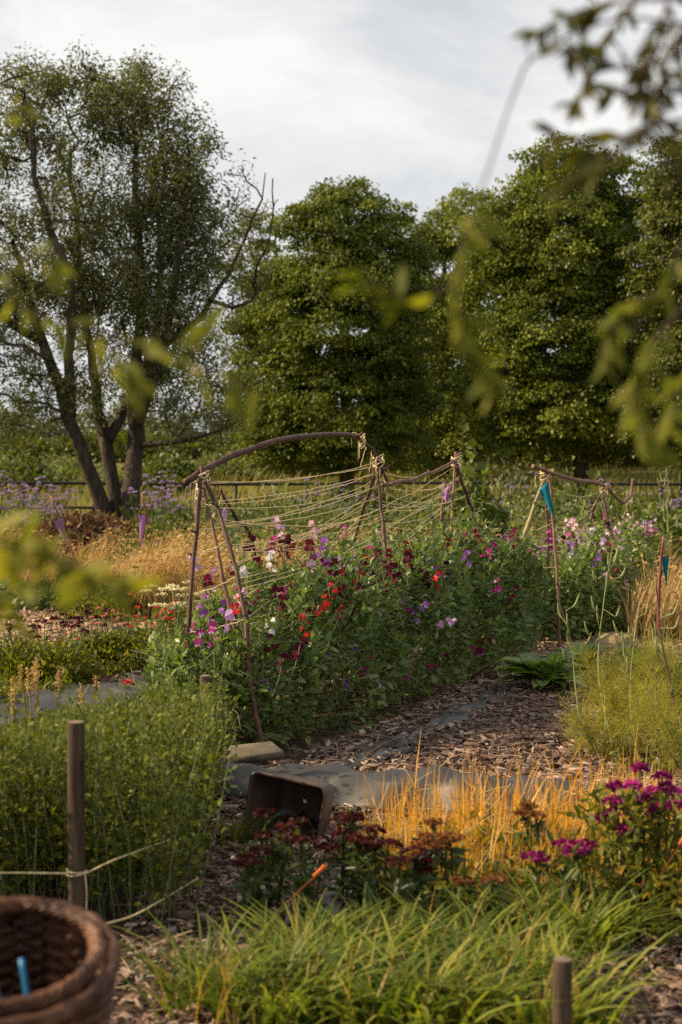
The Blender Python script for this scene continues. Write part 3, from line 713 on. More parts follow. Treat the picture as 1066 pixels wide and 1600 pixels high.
# pale umbels left of the trellis
t = thing('umbel_plant', 'pale cream umbels on a yellow green plant left of the first trellis', 'flower', Gp(282, 1005))
g = Geo(); gf = Geo()
for k in range(26):
    e = np.array([rng.normal(0, .16), rng.normal(0, .2), .25 + .3 * rng.random()]); g.tube([e * np.array([.2, .2, 0]), e * np.array([.6, .6, .5]), e], .004, 3); gf = Geo(); dome(gf, e, .055, .018, 26, .022, 0); gf.build('umbel', PET['cream'], t)
n = 700; P = np.c_[rng.normal(0, .18, (n, 2)), .03 + .3 * rng.random(n)]; g.inst(*KT, P, basis(rdir(n, .5), rdir(n, .5)), .06)
g.build('foliage', M['bed'], t)

# ------------------------------------------------------------------ grey sheets
def sheet(name, label, A, B, wd, crown, wr, nu=50, nv=16, z0=.012, edge=0.03):
    """a strip of woven membrane from A to B lying over a low ridge"""
    A = np.asarray(A, float)[:2]; B = np.asarray(B, float)[:2]; dr = (B - A) / np.linalg.norm(B - A); pr = np.array([-dr[1], dr[0]])
    u = np.linspace(0, 1, nu)[:, None]; v = np.linspace(-1, 1, nv)[None]
    ph = rng.random(8) * 6.28
    off = edge * (np.sin(u * 17 + ph[0]) + .6 * np.sin(u * 41 + ph[1]))
    XY = A + (B - A) * u[..., None] + pr * ((v * wd / 2) + off * np.sign(v) * np.abs(v))[..., None]
    ln = np.linalg.norm(B - A)
    z = z0 + crown * (1 - np.abs(v) ** 2.6) * (1 + .12 * np.sin(u * ln * 4 + ph[2])) + wr * (np.sin(u * ln * 11 + v * 3 + ph[3]) + np.sin(u * ln * 23 - v * 5 + ph[4]) * .6 + .7 * np.sin(v * 9 + u * 8 + ph[5])) * (1 - .8 * np.abs(v) ** 4)
    z = np.maximum(z, z0 * .6)
    V = np.concatenate([XY, z[..., None]], -1).reshape(-1, 3)
    i = (np.arange(nu - 1)[:, None] * nv + np.arange(nv - 1)[None]).ravel()
    g = Geo(); g.add(V, np.stack([i, i + nv, i + nv + 1, i + 1], -1)); o = g.build(name, M['membrane'], smooth=True)
    so = o.modifiers.new('thickness', 'SOLIDIFY'); so.thickness = .004; so.offset = 0
    return tag(o, label, 'membrane')
sheet('weed_membrane', 'grey woven sheet draped over the low ridge behind the brown tub', (-.95, 7.15), (1.35, 6.45), .5, .115, .017, 110, 24)
sheet('weed_membrane', 'thin strip of grey membrane showing through the bark mulch', Gp(505, 1222), Gp(785, 1085), .20, .016, .010, 70, 10, edge=.035)
sheet('weed_membrane', 'wide grey sheet on the ground between the hedge and the flower bed', (-2.9, 8.5), (-1.0, 10.3), 1.0, .05, .012, 60, 20)
sheet('weed_membrane', 'scrap of grey membrane among the dark red flowers', Gp(520, 1440), Gp(545, 1375), .16, .02, .008, 16, 8)

# slab on the ridge
def slab():
    c = Wp(392, 1217, 7.15); t = Geo(); a = R(28)
    V = []
    for z, s_ in ((0, 1.0), (.035, 1.0), (.042, .95)):
        for x, y in ((-.15, -.10), (.13, -.12), (.16, .09), (-.12, .12)): V.append((x * s_, y * s_, z))
    f = [[3, 2, 1, 0], [8, 9, 10, 11]] + [[k * 4 + i, k * 4 + (i + 1) % 4, (k + 1) * 4 + (i + 1) % 4, (k + 1) * 4 + i] for k in (0, 1) for i in range(4)]
    t.add(V, f); o = t.build('stone_slab', M['slab']); o.location = (c[0], 7.2, .125); o.rotation_euler = (R(3), R(-2), a)
    tag(o, 'flat pale stone slab lying on the sheet above the brown tub', 'slab')
slab()

# ------------------------------------------------------------------ trellises
def pole_path(pts, n=14, wob=.004):
    c = catmull(pts, n); c[1:-1] += rng.normal(0, wob, (n - 2, 3)); return c
def pole(t, pts, r0, r1, mat, name='pole', n=14, base=(0, 0, 0)):
    p = pole_path(pts, n) - np.asarray(base); g = Geo()
    r = .88 * np.linspace(r0, r1, n) * (1 + rng.normal(0, .05, n)); r[rng.integers(2, n - 2, 2)] *= 1.22
    g.tube(p, r, 8)
    for q in range(4):                                    # stubs of cut side shoots
        i = int(rng.integers(2, n - 1)); dd = nrm(rdir(1)[0] * np.array([1, 1, .4]) + np.array([0, 0, .5])); g.tube([p[i], p[i] + dd * r0 * 1.5, p[i] + dd * r0 * (1.9 + rng.random())], [r0 * .5, r0 * .38, r0 * .34], 5)
    g.build(name, mat, t, smooth=True)
    return p + np.asarray(base)
def lashing(t, c, rad=.035, h=.09, turns=5, base=(0, 0, 0)):
    n = 60; a = np.linspace(0, turns * 6.283, n); g = Geo()
    p = np.stack([np.cos(a) * rad * (1 + .15 * np.sin(a * 1.7)), np.sin(a) * rad, np.linspace(-h / 2, h / 2, n) + .012 * np.sin(a * 2.3)], -1) + np.asarray(c) - np.asarray(base)
    g.tube(p, .0042, 4)
    for q in range(3):
        e = rdir(1)[0] * np.array([1, 1, 0]) * .06; s0 = p[rng.integers(n)]
        g.tube(catmull([s0, s0 + e + np.array([0, 0, .02]), s0 + e * 1.1 + np.array([0, 0, -.07 - .08 * rng.random()])], 8), .0032, 3)
    g.build('lashing', M['twine'], t, smooth=True)
def twine(t, a, b, sag, base=(0, 0, 0), n=14, r=.0024):
    u = np.linspace(0, 1, n)[:, None]; p = np.asarray(a) * (1 - u) + np.asarray(b) * u; p[:, 2] -= (4 * sag * u * (1 - u))[:, 0]
    p[1:-1] += rng.normal(0, .003, (n - 2, 3)); g = Geo(); g.tube(p - np.asarray(base), r, 4); g.build('twine', M['twine'], t)
def lerp_path(p, t): i = t * (len(p) - 1); k = min(int(i), len(p) - 2); return p[k] * (1 - (i - k)) + p[k + 1] * (i - k)

TB = np.array([-.4, 8.6, 0])
T1 = thing('pea_trellis', 'long trellis of bent hazel poles and yellow twine over the front sweet peas', 'trellis', TB)
def on_ground(px, d): return np.array([(px - 533) / FPX * d, d, -.03])
# first tepee
pA = pole(T1, [on_ground(284, 8.05), Wp(290, 1030, 8.1), Wp(303, 880, 8.25), Wp(316, 728, 8.4)], .018, .012, M['pole'], base=TB)
pB = pole(T1, [on_ground(416, 7.55), Wp(390, 1060, 7.75), Wp(381, 950, 7.95), Wp(352, 830, 8.2), Wp(319, 742, 8.4)], .018, .013, M['pole'], base=TB)
pC = pole(T1, [on_ground(388, 7.9), Wp(375, 1020, 8.0), Wp(358, 950, 8.1), Wp(338, 855, 8.25), Wp(316, 748, 8.42)], .017, .011, M['paleole'], base=TB)
pD = pole(T1, [on_ground(440, 9.7), Wp(398, 858, 9.4), Wp(372, 815, 9.0), Wp(345, 765, 8.75)], .015, .011, M['pole'], base=TB)
# second tepee
pE = pole(T1, [on_ground(634, 9.3), Wp(621, 1040, 9.4), Wp(604, 880, 9.8), Wp(596, 800, 10.1), Wp(588, 712, 10.2)], .018, .012, M['pole'], base=TB)
pF = pole(T1, [on_ground(520, 10.9), Wp(551, 858, 10.6), Wp(571, 790, 10.4), Wp(594, 715, 10.2)], .017, .011, M['pole'], base=TB)
# third tepee
pG = pole(T1, [on_ground(680, 11.5), Wp(684, 890, 11.7), Wp(690, 800, 11.85), Wp(697, 752, 11.95)], .022, .017, M['pole'], base=TB)
pH = pole(T1, [on_ground(697, 11.2), Wp(703, 890, 11.5), Wp(709, 780, 11.8), Wp(712, 706, 12.0)], .015, .011, M['paleole'], base=TB)
pI = pole(T1, [on_ground(800, 12.6), Wp(757, 862, 12.4), Wp(734, 790, 12.2), Wp(712, 722, 12.0)], .021, .015, M['pole'], base=TB)
# ridges
r1 = pole(T1, [Wp(290, 754, 8.3), Wp(330, 728, 8.5), Wp(400, 697, 8.9), Wp(480, 680, 9.4), Wp(548, 681, 9.9), Wp(577, 698, 10.1), Wp(592, 724, 10.2), Wp(604, 752, 10.3)], .024, .013, M['pole'], 'ridge_pole', 24, TB)
r2 = pole(T1, [Wp(597, 758, 10.2), Wp(640, 750, 10.8), Wp(680, 736, 11.5), Wp(708, 720, 11.95), Wp(720, 708, 12.1)], .016, .013, M['paleole'], 'ridge_pole', 18, TB)
for c, rr in ((Wp(317, 750, 8.4), .04), (Wp(591, 722, 10.2), .04), (Wp(713, 722, 12), .045), (Wp(566, 690, 10.0), .02), (Wp(314, 772, 8.45), .03)): lashing(T1, c, rr, base=TB)
# twine runs, from the first tepee to the second and on to the third
for k in range(22):
    a = lerp_path([pB, pA, pC][k % 3], .97 - .034 * k * (.8 if k % 3 else 1)); b = lerp_path([pE, pF][k % 2], .97 - .026 * k)
    twine(T1, a, b, .02 + .05 * rng.random(), TB)
for k in range(12):
    a = lerp_path([pE, pF][k % 2], .96 - .045 * k); b = lerp_path([pG, pH, pI][k % 3], .97 - .045 * k); twine(T1, a, b, .04 + .08 * rng.random(), TB)
for k in range(9):
    a = lerp_path([pB, pC][k % 2], .80 - .06 * k); b = lerp_path([pG, pH][k % 2], .95 - .06 * k); twine(T1, a, b, .10 + .06 * rng.random(), TB)
for k in range(8):
    if k % 2 == 0: twine(T1, lerp_path(pA, .90 - .075 * k - .05 * rng.random()), lerp_path(pB, .90 - .07 * k - .08 * rng.random()), .015, TB)
    twine(T1, lerp_path(pG, .9 - .07 * k), lerp_path(pI, .9 - .08 * k), .012, TB)
for q in range(7):                                                                    # loose ends hanging on the ridge
    s0 = lerp_path(r1, .70 + .045 * q) ; twine(T1, s0, s0 + np.array([rng.normal(0, .03), 0, -.10 - .08 * rng.random()]), -.02, TB)

TB2 = np.array([1.9, 12.9, 0])
T2 = thing('pea_trellis', 'shorter trellis with a sagging ridge pole and teal flag on the right', 'trellis', TB2)
qA = pole(T2, [on_ground(757, 12.1), Wp(797, 902, 12.4), Wp(822, 830, 12.6), Wp(850, 752, 12.8)], .024, .020, M['bamboo'], base=TB2)
qB = pole(T2, [on_ground(862, 12.55), Wp(858, 930, 12.6), Wp(855, 800, 12.75), Wp(851, 738, 12.85)], .018, .013, M['pole'], base=TB2)
qC = pole(T2, [on_ground(875, 12.2), Wp(873, 930, 12.35), Wp(864, 815, 12.6), Wp(859, 733, 12.8)], .017, .012, M['paleole'], base=TB2)
qD = pole(T2, [on_ground(872, 14.9), Wp(901, 845, 14.7), Wp(922, 805, 14.6), Wp(945, 760, 14.5)], .019, .014, M['pole'], base=TB2)
qE = pole(T2, [on_ground(972, 13.9), Wp(967, 905, 14.1), Wp(954, 830, 14.3), Wp(940, 765, 14.5)], .020, .015, M['pole'], base=TB2)
qF = pole(T2, [on_ground(994, 15.9), Wp(992, 870, 15.95), Wp(990, 800, 16)], .021, .017, M['paleole'], base=TB2)
qG = pole(T2, [on_ground(966, 16.3), Wp(969, 850, 16.2), Wp(982, 785, 16)], .013, .010, M['pole'], base=TB2)
q1 = pole(T2, [Wp(834, 729, 12.5), Wp(860, 738, 12.85), Wp(900, 750, 13.5), Wp(940, 757, 14.4), Wp(958, 772, 15), Wp(974, 785, 15.6), Wp(986, 772, 16), Wp(989, 748, 16.1)], .024, .019, M['paleole'], 'ridge_pole', 24, TB2)
for c, rr in ((Wp(852, 745, 12.8), .05), (Wp(943, 764, 14.5), .035), (Wp(984, 780, 16), .03)): lashing(T2, c, rr, .10, base=TB2)
for k in range(9):
    twine(T2, lerp_path([qB, qC, qA][k % 3], .92 - .075 * k), lerp_path([qD, qE][k % 2], .97 - .065 * k), .08 + .12 * rng.random(), TB2)
for k in range(11):
    twine(T2, lerp_path([qD, qE][k % 2], .95 - .05 * k), lerp_path([qF, qG][k % 2], .97 - .06 * k), .10 + .14 * rng.random(), TB2)
for k in range(5): twine(T2, lerp_path(qA, .88 - .11 * k), lerp_path(qC, .86 - .10 * k), .015, TB2)

# ------------------------------------------------------------------ sweet peas
fan_a = np.radians(np.linspace(-112, 112, 9))
def floret():
    v = [[0, 0, 0]]; f = []
    for a in fan_a: v.append([math.sin(a) * .62, .10 + .10 * math.cos(a * 3), .12 + math.cos(a) * .52 + (.06 if abs(a) > .2 else -.02)])
    for i in range(8): f.append([0, i + 1, i + 2])
    for s_ in (-1, 1):                                    # wings
        b = len(v); v += [[0, -.02, .02], [s_ * .10, -.28, .20], [s_ * .34, -.34, .04], [s_ * .30, -.26, -.16], [s_ * .08, -.2, -.18]]
        f += [[b, b + 1, b + 2], [b, b + 2, b + 3], [b, b + 3, b + 4]]
    return np.array(v), np.array(f)
FL_T = floret()
def spray_mesh(col, alt, k):
    g = Geo(); h = .17
    g.tubes(np.array([[[0, 0, 0], [.008, 0, h * .5], [0, 0, h]]]), .0022, 3, 0)
    for i in range(k):
        z = h - .028 * i * 1.05; a = i * 2.4 + rng.random(); off = np.array([math.cos(a), math.sin(a), 0]) * .016
        D = np.array([[-math.cos(a), -math.sin(a), .15 * rng.normal()]])
        Rm = basis(D, np.array([[0, 0, 1.0]]))
        g.inst(*FL_T, (off + np.array([0, 0, z]))[None], Rm, .030 + .006 * rng.random(), 1, np.array([rng.random()]))
        V = g.V[-1]
    me = g.mesh('flower', [M['peastem'], PET[col]])
    n = len(me.polygons)
    if alt:                                               # wings in a second tone
        me.materials.append(PET[alt]); base = 6
        for i in range(k):
            for q in range(8, 14): me.polygons[base + i * 14 + q].material_index = 2
    return me
SPR = {}
for c, alt in (('crimson', None), ('maroon', None), ('magenta', 'lilac'), ('purple', 'lilac'), ('lilac', None), ('pink', 'white'), ('red', None), ('white', None), ('crimson2', 'purple'), ('maroon2', 'crimson')):
    SPR[c] = [spray_mesh(c.rstrip('2'), alt, k) for k in (3, 4)]
PL = {'crimson': 'deep crimson sweet pea bloom', 'maroon': 'dark maroon sweet pea bloom', 'magenta': 'magenta sweet pea bloom', 'purple': 'purple sweet pea bloom', 'lilac': 'pale lilac sweet pea bloom', 'pink': 'pale pink sweet pea bloom', 'red': 'scarlet sweet pea bloom', 'white': 'white sweet pea bloom', 'crimson2': 'crimson and purple sweet pea bloom', 'maroon2': 'maroon and crimson sweet pea bloom'}

def pea_row(label, axis0, dirv, length, hw, hfun, nleaf, nstem, flowers, leafsize=.056, more=0):
    dirv = np.array(dirv) / np.linalg.norm(dirv); pv = np.array([-dirv[1], dirv[0]]); base = np.array([*axis0, 0.0])
    t = thing('sweet_pea_row', label, 'sweet peas', base)
    def pt(s, q, z):       # along, across (-1..1), height
        return np.stack([dirv[0] * s + pv[0] * q * hw, dirv[1] * s + pv[1] * q * hw, z], -1)
    n = nleaf; s = rng.random(n) * length; th = rng.random(n) * np.pi; rr = 1 - .42 * rng.random(n) ** 1.6
    bump = 1 + .10 * np.sin(s * 5.1) + .09 * np.sin(s * 11 + th * 4) + .07 * np.sin(th * 9 + s * 3)
    q = np.cos(th) * np.abs(np.cos(th)) ** -.35 * rr * bump; z = np.sin(th) ** .6 * rr * hfun(s) * bump
    endf = np.clip(np.minimum(s / .75, (length - s) / .45), .05, 1) ** .5; q *= endf; z *= (.45 + .55 * endf)
    wild = rng.random(n) < .05; z[wild] *= 1 + .28 * rng.random(wild.sum())
    P = pt(s, q, z)
    out = nrm(pt(0 * s, q, np.sin(th) * .6))
    D = nrm(out + rdir(n) * 1.0 + np.array([0, 0, .25])); Zn = nrm(out * .5 + rdir(n) * .8 + np.array([0, 0, .7]))
    # upright shoots that climb out of the mass towards the twine
    k = 260; i = rng.integers(0, n, k); i = i[z[i] > .45]; k = len(i); S0 = P[i]; up_ = np.c_[rng.normal(0, .06, (k, 2)), .10 + .20 * rng.random(k)]
    j = np.repeat(np.arange(k), 9); v = rng.random(len(j)); Q = S0[j] + up_[j] * v[:, None] + rdir(len(j)) * .02
    P = np.vstack([P, Q]); D = np.vstack([D, nrm(rdir(len(j)) + np.array([0, 0, .3]))]); Zn = np.vstack([Zn, nrm(rdir(len(j)) * .7 + np.array([0, 0, .7]))]); n = len(P)
    g = Geo(); g.inst(*oval_tri(.27, .09, -.16), P, basis(D, Zn), leafsize * (.5 + .9 * rng.random(n))); g.build('foliage', M['pea'], t)
    shoots = np.stack([S0 - up_ * .3, S0, S0 + up_ * .5 + rdir(k) * .012, S0 + up_ * .9, S0 + up_ * 1.1 + rdir(k) * .03], 1)
    m = nstem; i = rng.integers(0, n, m); A = P[i]; dd = rdir(m, .45); ln = (.08 + .22 * rng.random(m))[:, None]
    cur = rdir(m) * .4; B = A + dd * ln * .5 + cur * ln * .25; C = A + dd * ln; E = C + (cur + np.array([0, 0, -.6])) * ln * .35
    paths = np.stack([A - dd * .05, A, B, C, E], 1)
    g = Geo(); g.tubes(paths, np.array([[.0028, .0026, .0022, .0018, .0010]]), 3); g.tubes(shoots, np.array([[.0026, .0024, .0022, .0018, .0010]]), 3); g.build('vine', M['peastem'], t)
    if more:                                              # past the hundred that show largest: the rest as one part
        g = Geo(); mats = [M['peastem'], PET['crimson'], PET['maroon'], PET['magenta'], PET['lilac'], PET['purple']]
        for k_ in range(more):
            s_ = rng.uniform(.3, length - .2); q_ = rng.uniform(-1.05, .7); z_ = float(hfun(s_)) * max(0, 1 - abs(min(1, abs(q_))) ** 3.08) ** .3 * rng.uniform(.7, 1.15)
            p0 = pt(np.array(s_), np.array(q_), np.array(max(.25, z_))); mi = int(rng.integers(1, 6))
            g.tubes(np.array([[p0 - [0, 0, .1], p0 - [0, 0, .04], p0]]), .0022, 3, 0)
            for f_ in range(3): g.inst(*FL_T, (p0 + rdir(1)[0] * .02 - np.array([0, 0, .03 * f_]))[None], basis(rdir(1, 0, .3), np.array([[0, 0, 1.0]])), .038, mi)
        o = g.build('small_blooms', mats, t); o['kind'] = 'stuff'
    for (s_, q_, z_, col) in flowers:
        me = SPR[col][int(rng.random() * 2)]
        o = bpy.data.objects.new('flower', me); COL.objects.link(o); o.parent = t
        p = pt(np.array(s_), np.array(q_), np.array(z_)); o.location = p
        o.rotation_euler = (rng.normal(0, .28), rng.normal(0, .28), rng.random() * 6.28); o.scale = [1.15 + .45 * rng.random()] * 3
        o['label'] = PL[col]
    return t

def solve_row(px, py, axis0, dirv, hw, q, z):
    """distance along the row of the point seen at px for a given across offset and height"""
    dirv = np.array(dirv) / np.linalg.norm(dirv); pv = np.array([-dirv[1], dirv[0]]); u = (px - 533) / FPX
    ax = axis0[0] + pv[0] * q * hw; ay = axis0[1] + pv[1] * q * hw
    return (u * ay - ax) / (dirv[0] - u * dirv[1])
AX, DV, HW, LEN = (-.95, 7.60), (.45, .89), .49, 5.3
hfun = lambda s: .64 + .18 * sstep(.1, 1.6, np.asarray(s, float)) + .035 * np.asarray(s, float)
fl = []
KEY = [(337, 895, 'lilac'), (340, 912, 'purple'), (345, 930, 'crimson2'), (330, 972, 'purple'), (322, 978, 'purple'), (318, 1010, 'magenta'), (320, 1022, 'magenta'), (357, 1000, 'lilac'), (368, 965, 'pink'), (376, 970, 'red'),
       (378, 868, 'maroon'), (385, 892, 'crimson'), (360, 910, 'crimson'), (352, 940, 'crimson'), (425, 862, 'lilac'), (418, 875, 'crimson2'), (412, 880, 'magenta'), (447, 872, 'maroon2'), (450, 882, 'maroon'), (476, 865, 'crimson'), (485, 860, 'pink'), (418, 895, 'white'), (408, 903, 'white'),
       (512, 885, 'purple'), (500, 895, 'purple'), (492, 900, 'crimson2'), (490, 912, 'lilac'), (527, 885, 'magenta'), (512, 908, 'crimson2'), (530, 918, 'maroon'), (540, 930, 'crimson'), (556, 890, 'purple'), (560, 900, 'lilac'), (570, 905, 'crimson'), (575, 915, 'crimson'), (582, 925, 'maroon'), (568, 935, 'crimson'), (578, 935, 'crimson'), (590, 905, 'maroon'), (600, 870, 'crimson'), (604, 890, 'maroon'),
       (617, 900, 'crimson'), (622, 908, 'maroon'), (628, 892, 'maroon'), (612, 918, 'crimson'), (640, 885, 'maroon'), (417, 945, 'crimson'), (432, 960, 'maroon'), (510, 945, 'red'), (534, 975, 'red'), (530, 972, 'crimson'), (495, 960, 'red'), (478, 1003, 'red'), (640, 965, 'purple'), (645, 975, 'lilac'), (670, 915, 'red'), (662, 925, 'maroon'), (675, 905, 'purple'), (680, 920, 'crimson'), (700, 905, 'purple'), (705, 912, 'maroon'),
       (690, 870, 'crimson'), (742, 870, 'magenta'), (745, 858, 'magenta'), (752, 850, 'crimson'), (738, 865, 'purple'), (780, 850, 'magenta'), (806, 862, 'crimson'), (722, 895, 'purple'), (790, 885, 'purple'), (655, 870, 'crimson'), (660, 935, 'lilac'), (690, 945, 'magenta'), (762, 935, 'magenta'), (785, 945, 'crimson'), (705, 1025, 'maroon'), (730, 1055, 'crimson'), (428, 1065, 'maroon'), (436, 1040, 'maroon'), (405, 1000, 'white'), (455, 900, 'crimson'), (540, 860, 'magenta'), (660, 880, 'maroon')]
for px, py, c in KEY:
    # find a spot on the row's upper or camera-facing surface that shows at this place
    best = None
    for q in np.linspace(-.95, .6, 12):
        for up in (0, .06, .14):
            s_ = None
            for z in np.linspace(.2, 1.1, 19):
                s0 = solve_row(px, py, AX, DV, HW, q, z)
                if not (0.05 < s0 < LEN - .05): continue
                dn = np.array(DV) / np.linalg.norm(DV); pv = np.array([-dn[1], dn[0]])
                y = AX[1] + dn[1] * s0 + pv[1] * q * HW
                pyy = 715 + (CAMZ - z) * FPX / y
                hs = hfun(s0) * (1 - abs(q) ** 3.08) ** .3
                e = abs(pyy - py) / 6 + abs(z - (hs + up)) * 25
                if best is None or e < best[0]: best = (e, s0, q, z)
    _, s0, q, z = best
    fl.append((min(LEN - .1, max(.1, s0 + rng.normal(0, .06))), q * 1.05 + rng.normal(0, .06), z - .10 + rng.normal(0, .025), c))
fl = fl[:98]
pea_row('long tangled bank of sweet peas in bloom under the front trellis', AX, DV, LEN, HW, hfun, 31000, 4800, fl, more=85)
cols2 = ['pink', 'lilac', 'maroon', 'crimson', 'magenta', 'purple', 'white', 'pink', 'lilac', 'crimson2']
fl2 = []
for k in range(76):
    q = rng.uniform(-1, .5); s_ = rng.uniform(.1, 4.2); z = (.69 + .02 * s_) * (1 - abs(q) ** 3.08) ** .3 * rng.uniform(.85, 1.12); fl2.append((s_, q, max(.15, z - .04), cols2[int(rng.random() * 10)]))
pea_row('smaller bank of pink and maroon sweet peas under the second trellis', (1.62, 12.5), (.38, .92), 4.4, .62, lambda s: .70 + .02 * s, 17000, 1700, fl2, .064)

# ------------------------------------------------------------------ pennants and sticks
def pennant(name, label, corners, mat, par=None, string_from=None, stick=None, bar=True, wave=.012, stick_mat='redstick', cat='pennant'):
    base = np.asarray(corners[2], float); t = thing(name, label, cat, base)
    a, b, c = [np.asarray(x, float) for x in corners]
    nu, nv = 9, 12; V = []; f = []
    nn = nrm(np.cross(b - a, c - a))
    for j in range(nv + 1):
        v = j / nv
        for i in range(nu + 1):
            u = i / nu; p = (a + (b - a) * u) * (1 - v) + c * v
            V.append(p + nn * wave * math.sin(u * 6.5 + v * 4) * (1 - v * .5) * (.4 + v))
    for j in range(nv):
        for i in range(nu): k = j * (nu + 1) + i; f.append([k, k + 1, k + nu + 2, k + nu + 1])
    g = Geo(); g.add(np.array(V) - base, f, 0, .5); o = g.build('cloth', mat, t, smooth=True)
    so = o.modifiers.new('thickness', 'SOLIDIFY'); so.thickness = .003
    if bar:
        g = Geo(); e = (b - a) * .12; g.tube(np.linspace(a - e, b + e, 4) - base, .006, 6); g.build('bar', M['twig'], t)
    if string_from is not None:
        s0 = np.asarray(string_from)
        for e in (a, b): g = Geo(); g.tube(np.linspace(s0, e, 5) - base, .003, 3); g.build('string', M['twine'], t)
    if stick is not None:
        g = Geo(); p = catmull(stick, 12); g.tube(p - base, np.linspace(.015, .009, 12), 7); g.build('stick', M[stick_mat], t, smooth=True)
    return t
d1 = 15.7
pennant('pennant', 'mauve pennant on the leaning stick at far left', (Wp(82, 813, d1), Wp(99, 809, d1), Wp(104, 850, d1)), M['mauvecloth'], string_from=Wp(81, 780, d1),
        stick=[Gp(146, 955), Wp(125, 895, d1 - .1), Wp(102, 835, d1), Wp(80, 775, d1)])
pennant('pennant', 'purple pennant on the upright red stick beside the dry grass', (Wp(216, 803, d1), Wp(229, 806, d1), Wp(221, 856, d1)), M['purplecloth'], string_from=Wp(224, 786, d1),
        stick=[Gp(244, 950), Wp(240, 890, d1), Wp(233, 830, d1), Wp(222, 770, d1)])
pennant('pennant', 'pale lilac pennant hanging inside the first trellis tepee', (Wp(341, 796, 8.9), Wp(356, 794, 8.9), Wp(350, 838, 8.9)), M['lilaccloth'], string_from=Wp(348, 768, 8.78))
pennant('pennant', 'small purple cloth knotted to the tallest trellis tepee', (Wp(689, 770, 11.8), Wp(708, 752, 11.8), Wp(698, 787, 11.8)), M['purplecloth'], bar=False, wave=.03)
pennant('pennant', 'bright teal flag hanging from the first apex of the right trellis', (Wp(842, 766, 12.5), Wp(856, 752, 12.5), Wp(868, 812, 12.45)), M['teal'], bar=False, wave=.02)
d6 = 10.6
pennant('pennant', 'narrow teal pennant on the dark red stick at the right edge', (Wp(1034, 871, d6), Wp(1045, 870, d6), Wp(1042, 916, d6)), M['teal'], string_from=Wp(1037, 842, d6),
        stick=[on_ground(1030, d6), Wp(1029, 960, d6), Wp(1032, 890, d6), Wp(1037, 838, d6)])

# small pale stake by the heap
g = Geo(); p = Gp(150, 900); g.tube([p, p + np.array([0, 0, .5]), p + np.array([.01, 0, .88])], .04, 10); tag(g.build('wooden_stake', M['paleole']), 'short pale wooden stake standing behind the compost heap', 'stake')
# woven mat by the second trellis
def mat_():
    g = Geo(); nx_, ny_ = 16, 8; V = []
    c = Gp(962, 1008)
    for j in range(ny_ + 1):
        for i in range(nx_ + 1):
            u, v = i / nx_ * 2 - 1, j / ny_ * 2 - 1; z = .10 * (1 - u ** 6) * (1 - v ** 6) ** .7 + .012 * math.sin(u * 9 + v * 4)
            V.append([u * .21 * (1 - .04 * v), v * .19, max(.0, z)])
    f = [[j * (nx_ + 1) + i, j * (nx_ + 1) + i + 1, (j + 1) * (nx_ + 1) + i + 1, (j + 1) * (nx_ + 1) + i] for j in range(ny_) for i in range(nx_)]
    g.add(V, f); o = g.build('straw_cushion', M['mat'], smooth=True); o.location = c; tag(o, 'low straw coloured cushion lying on the pale path by the right trellis', 'cushion')
mat_()

# ------------------------------------------------------------------ comfrey
def rosette(name, label, c, n, ln, mat, up=.9, sc=1.0):
    t = thing(name, label, 'plant', c)
    for k in range(n):
        a = rng.random() * 6.28; lift = .45 + up * rng.random(); L_ = ln * (.6 + .6 * rng.random()); wd = L_ * .17
        nu = 9; V = []; f = []
        dirx = np.array([math.cos(a), math.sin(a), 0]); sx = np.array([-math.sin(a), math.cos(a), 0])
        for i in range(nu + 1):
            u = i / nu; cpt = dirx * L_ * (u * math.cos(lift) + .08 * u * u) + np.array([0, 0, 1]) * L_ * (u * math.sin(lift) - .42 * u ** 2.2)
            wv = wd * (math.sin(math.pi * min(1, u * .93 + .07)) ** .7) * (1 if u < .98 else .15)
            for s_ in (-1, 0, 1): V.append(cpt + sx * s_ * wv + np.array([0, 0, abs(s_) * wv * .28 + .006 * math.sin(u * 20 + k) * abs(s_)]))
        for i in range(nu):
            for q in (0, 1): f.append([i * 3 + q, i * 3 + q + 1, i * 3 + q + 4, i * 3 + q + 3])
        g = Geo(); V = np.array(V); V[:, 2] += .03; g.add(V, f, 0, rng.random()); g.build('leaf', mat, t, smooth=True)
    return t
rosette('comfrey', 'big leafed comfrey rosette at the end of the sweet peas', Gp(852, 1080), 48, .42, M['comfrey'])
rosette('comfrey', 'smaller comfrey with pale leaves behind the big rosette', Gp(912, 1050), 26, .32, M['comfrey'])
rosette('comfrey', 'dark comfrey plant among the fennel stalks on the right', Gp(985, 1050), 22, .30, M['comfrey'])

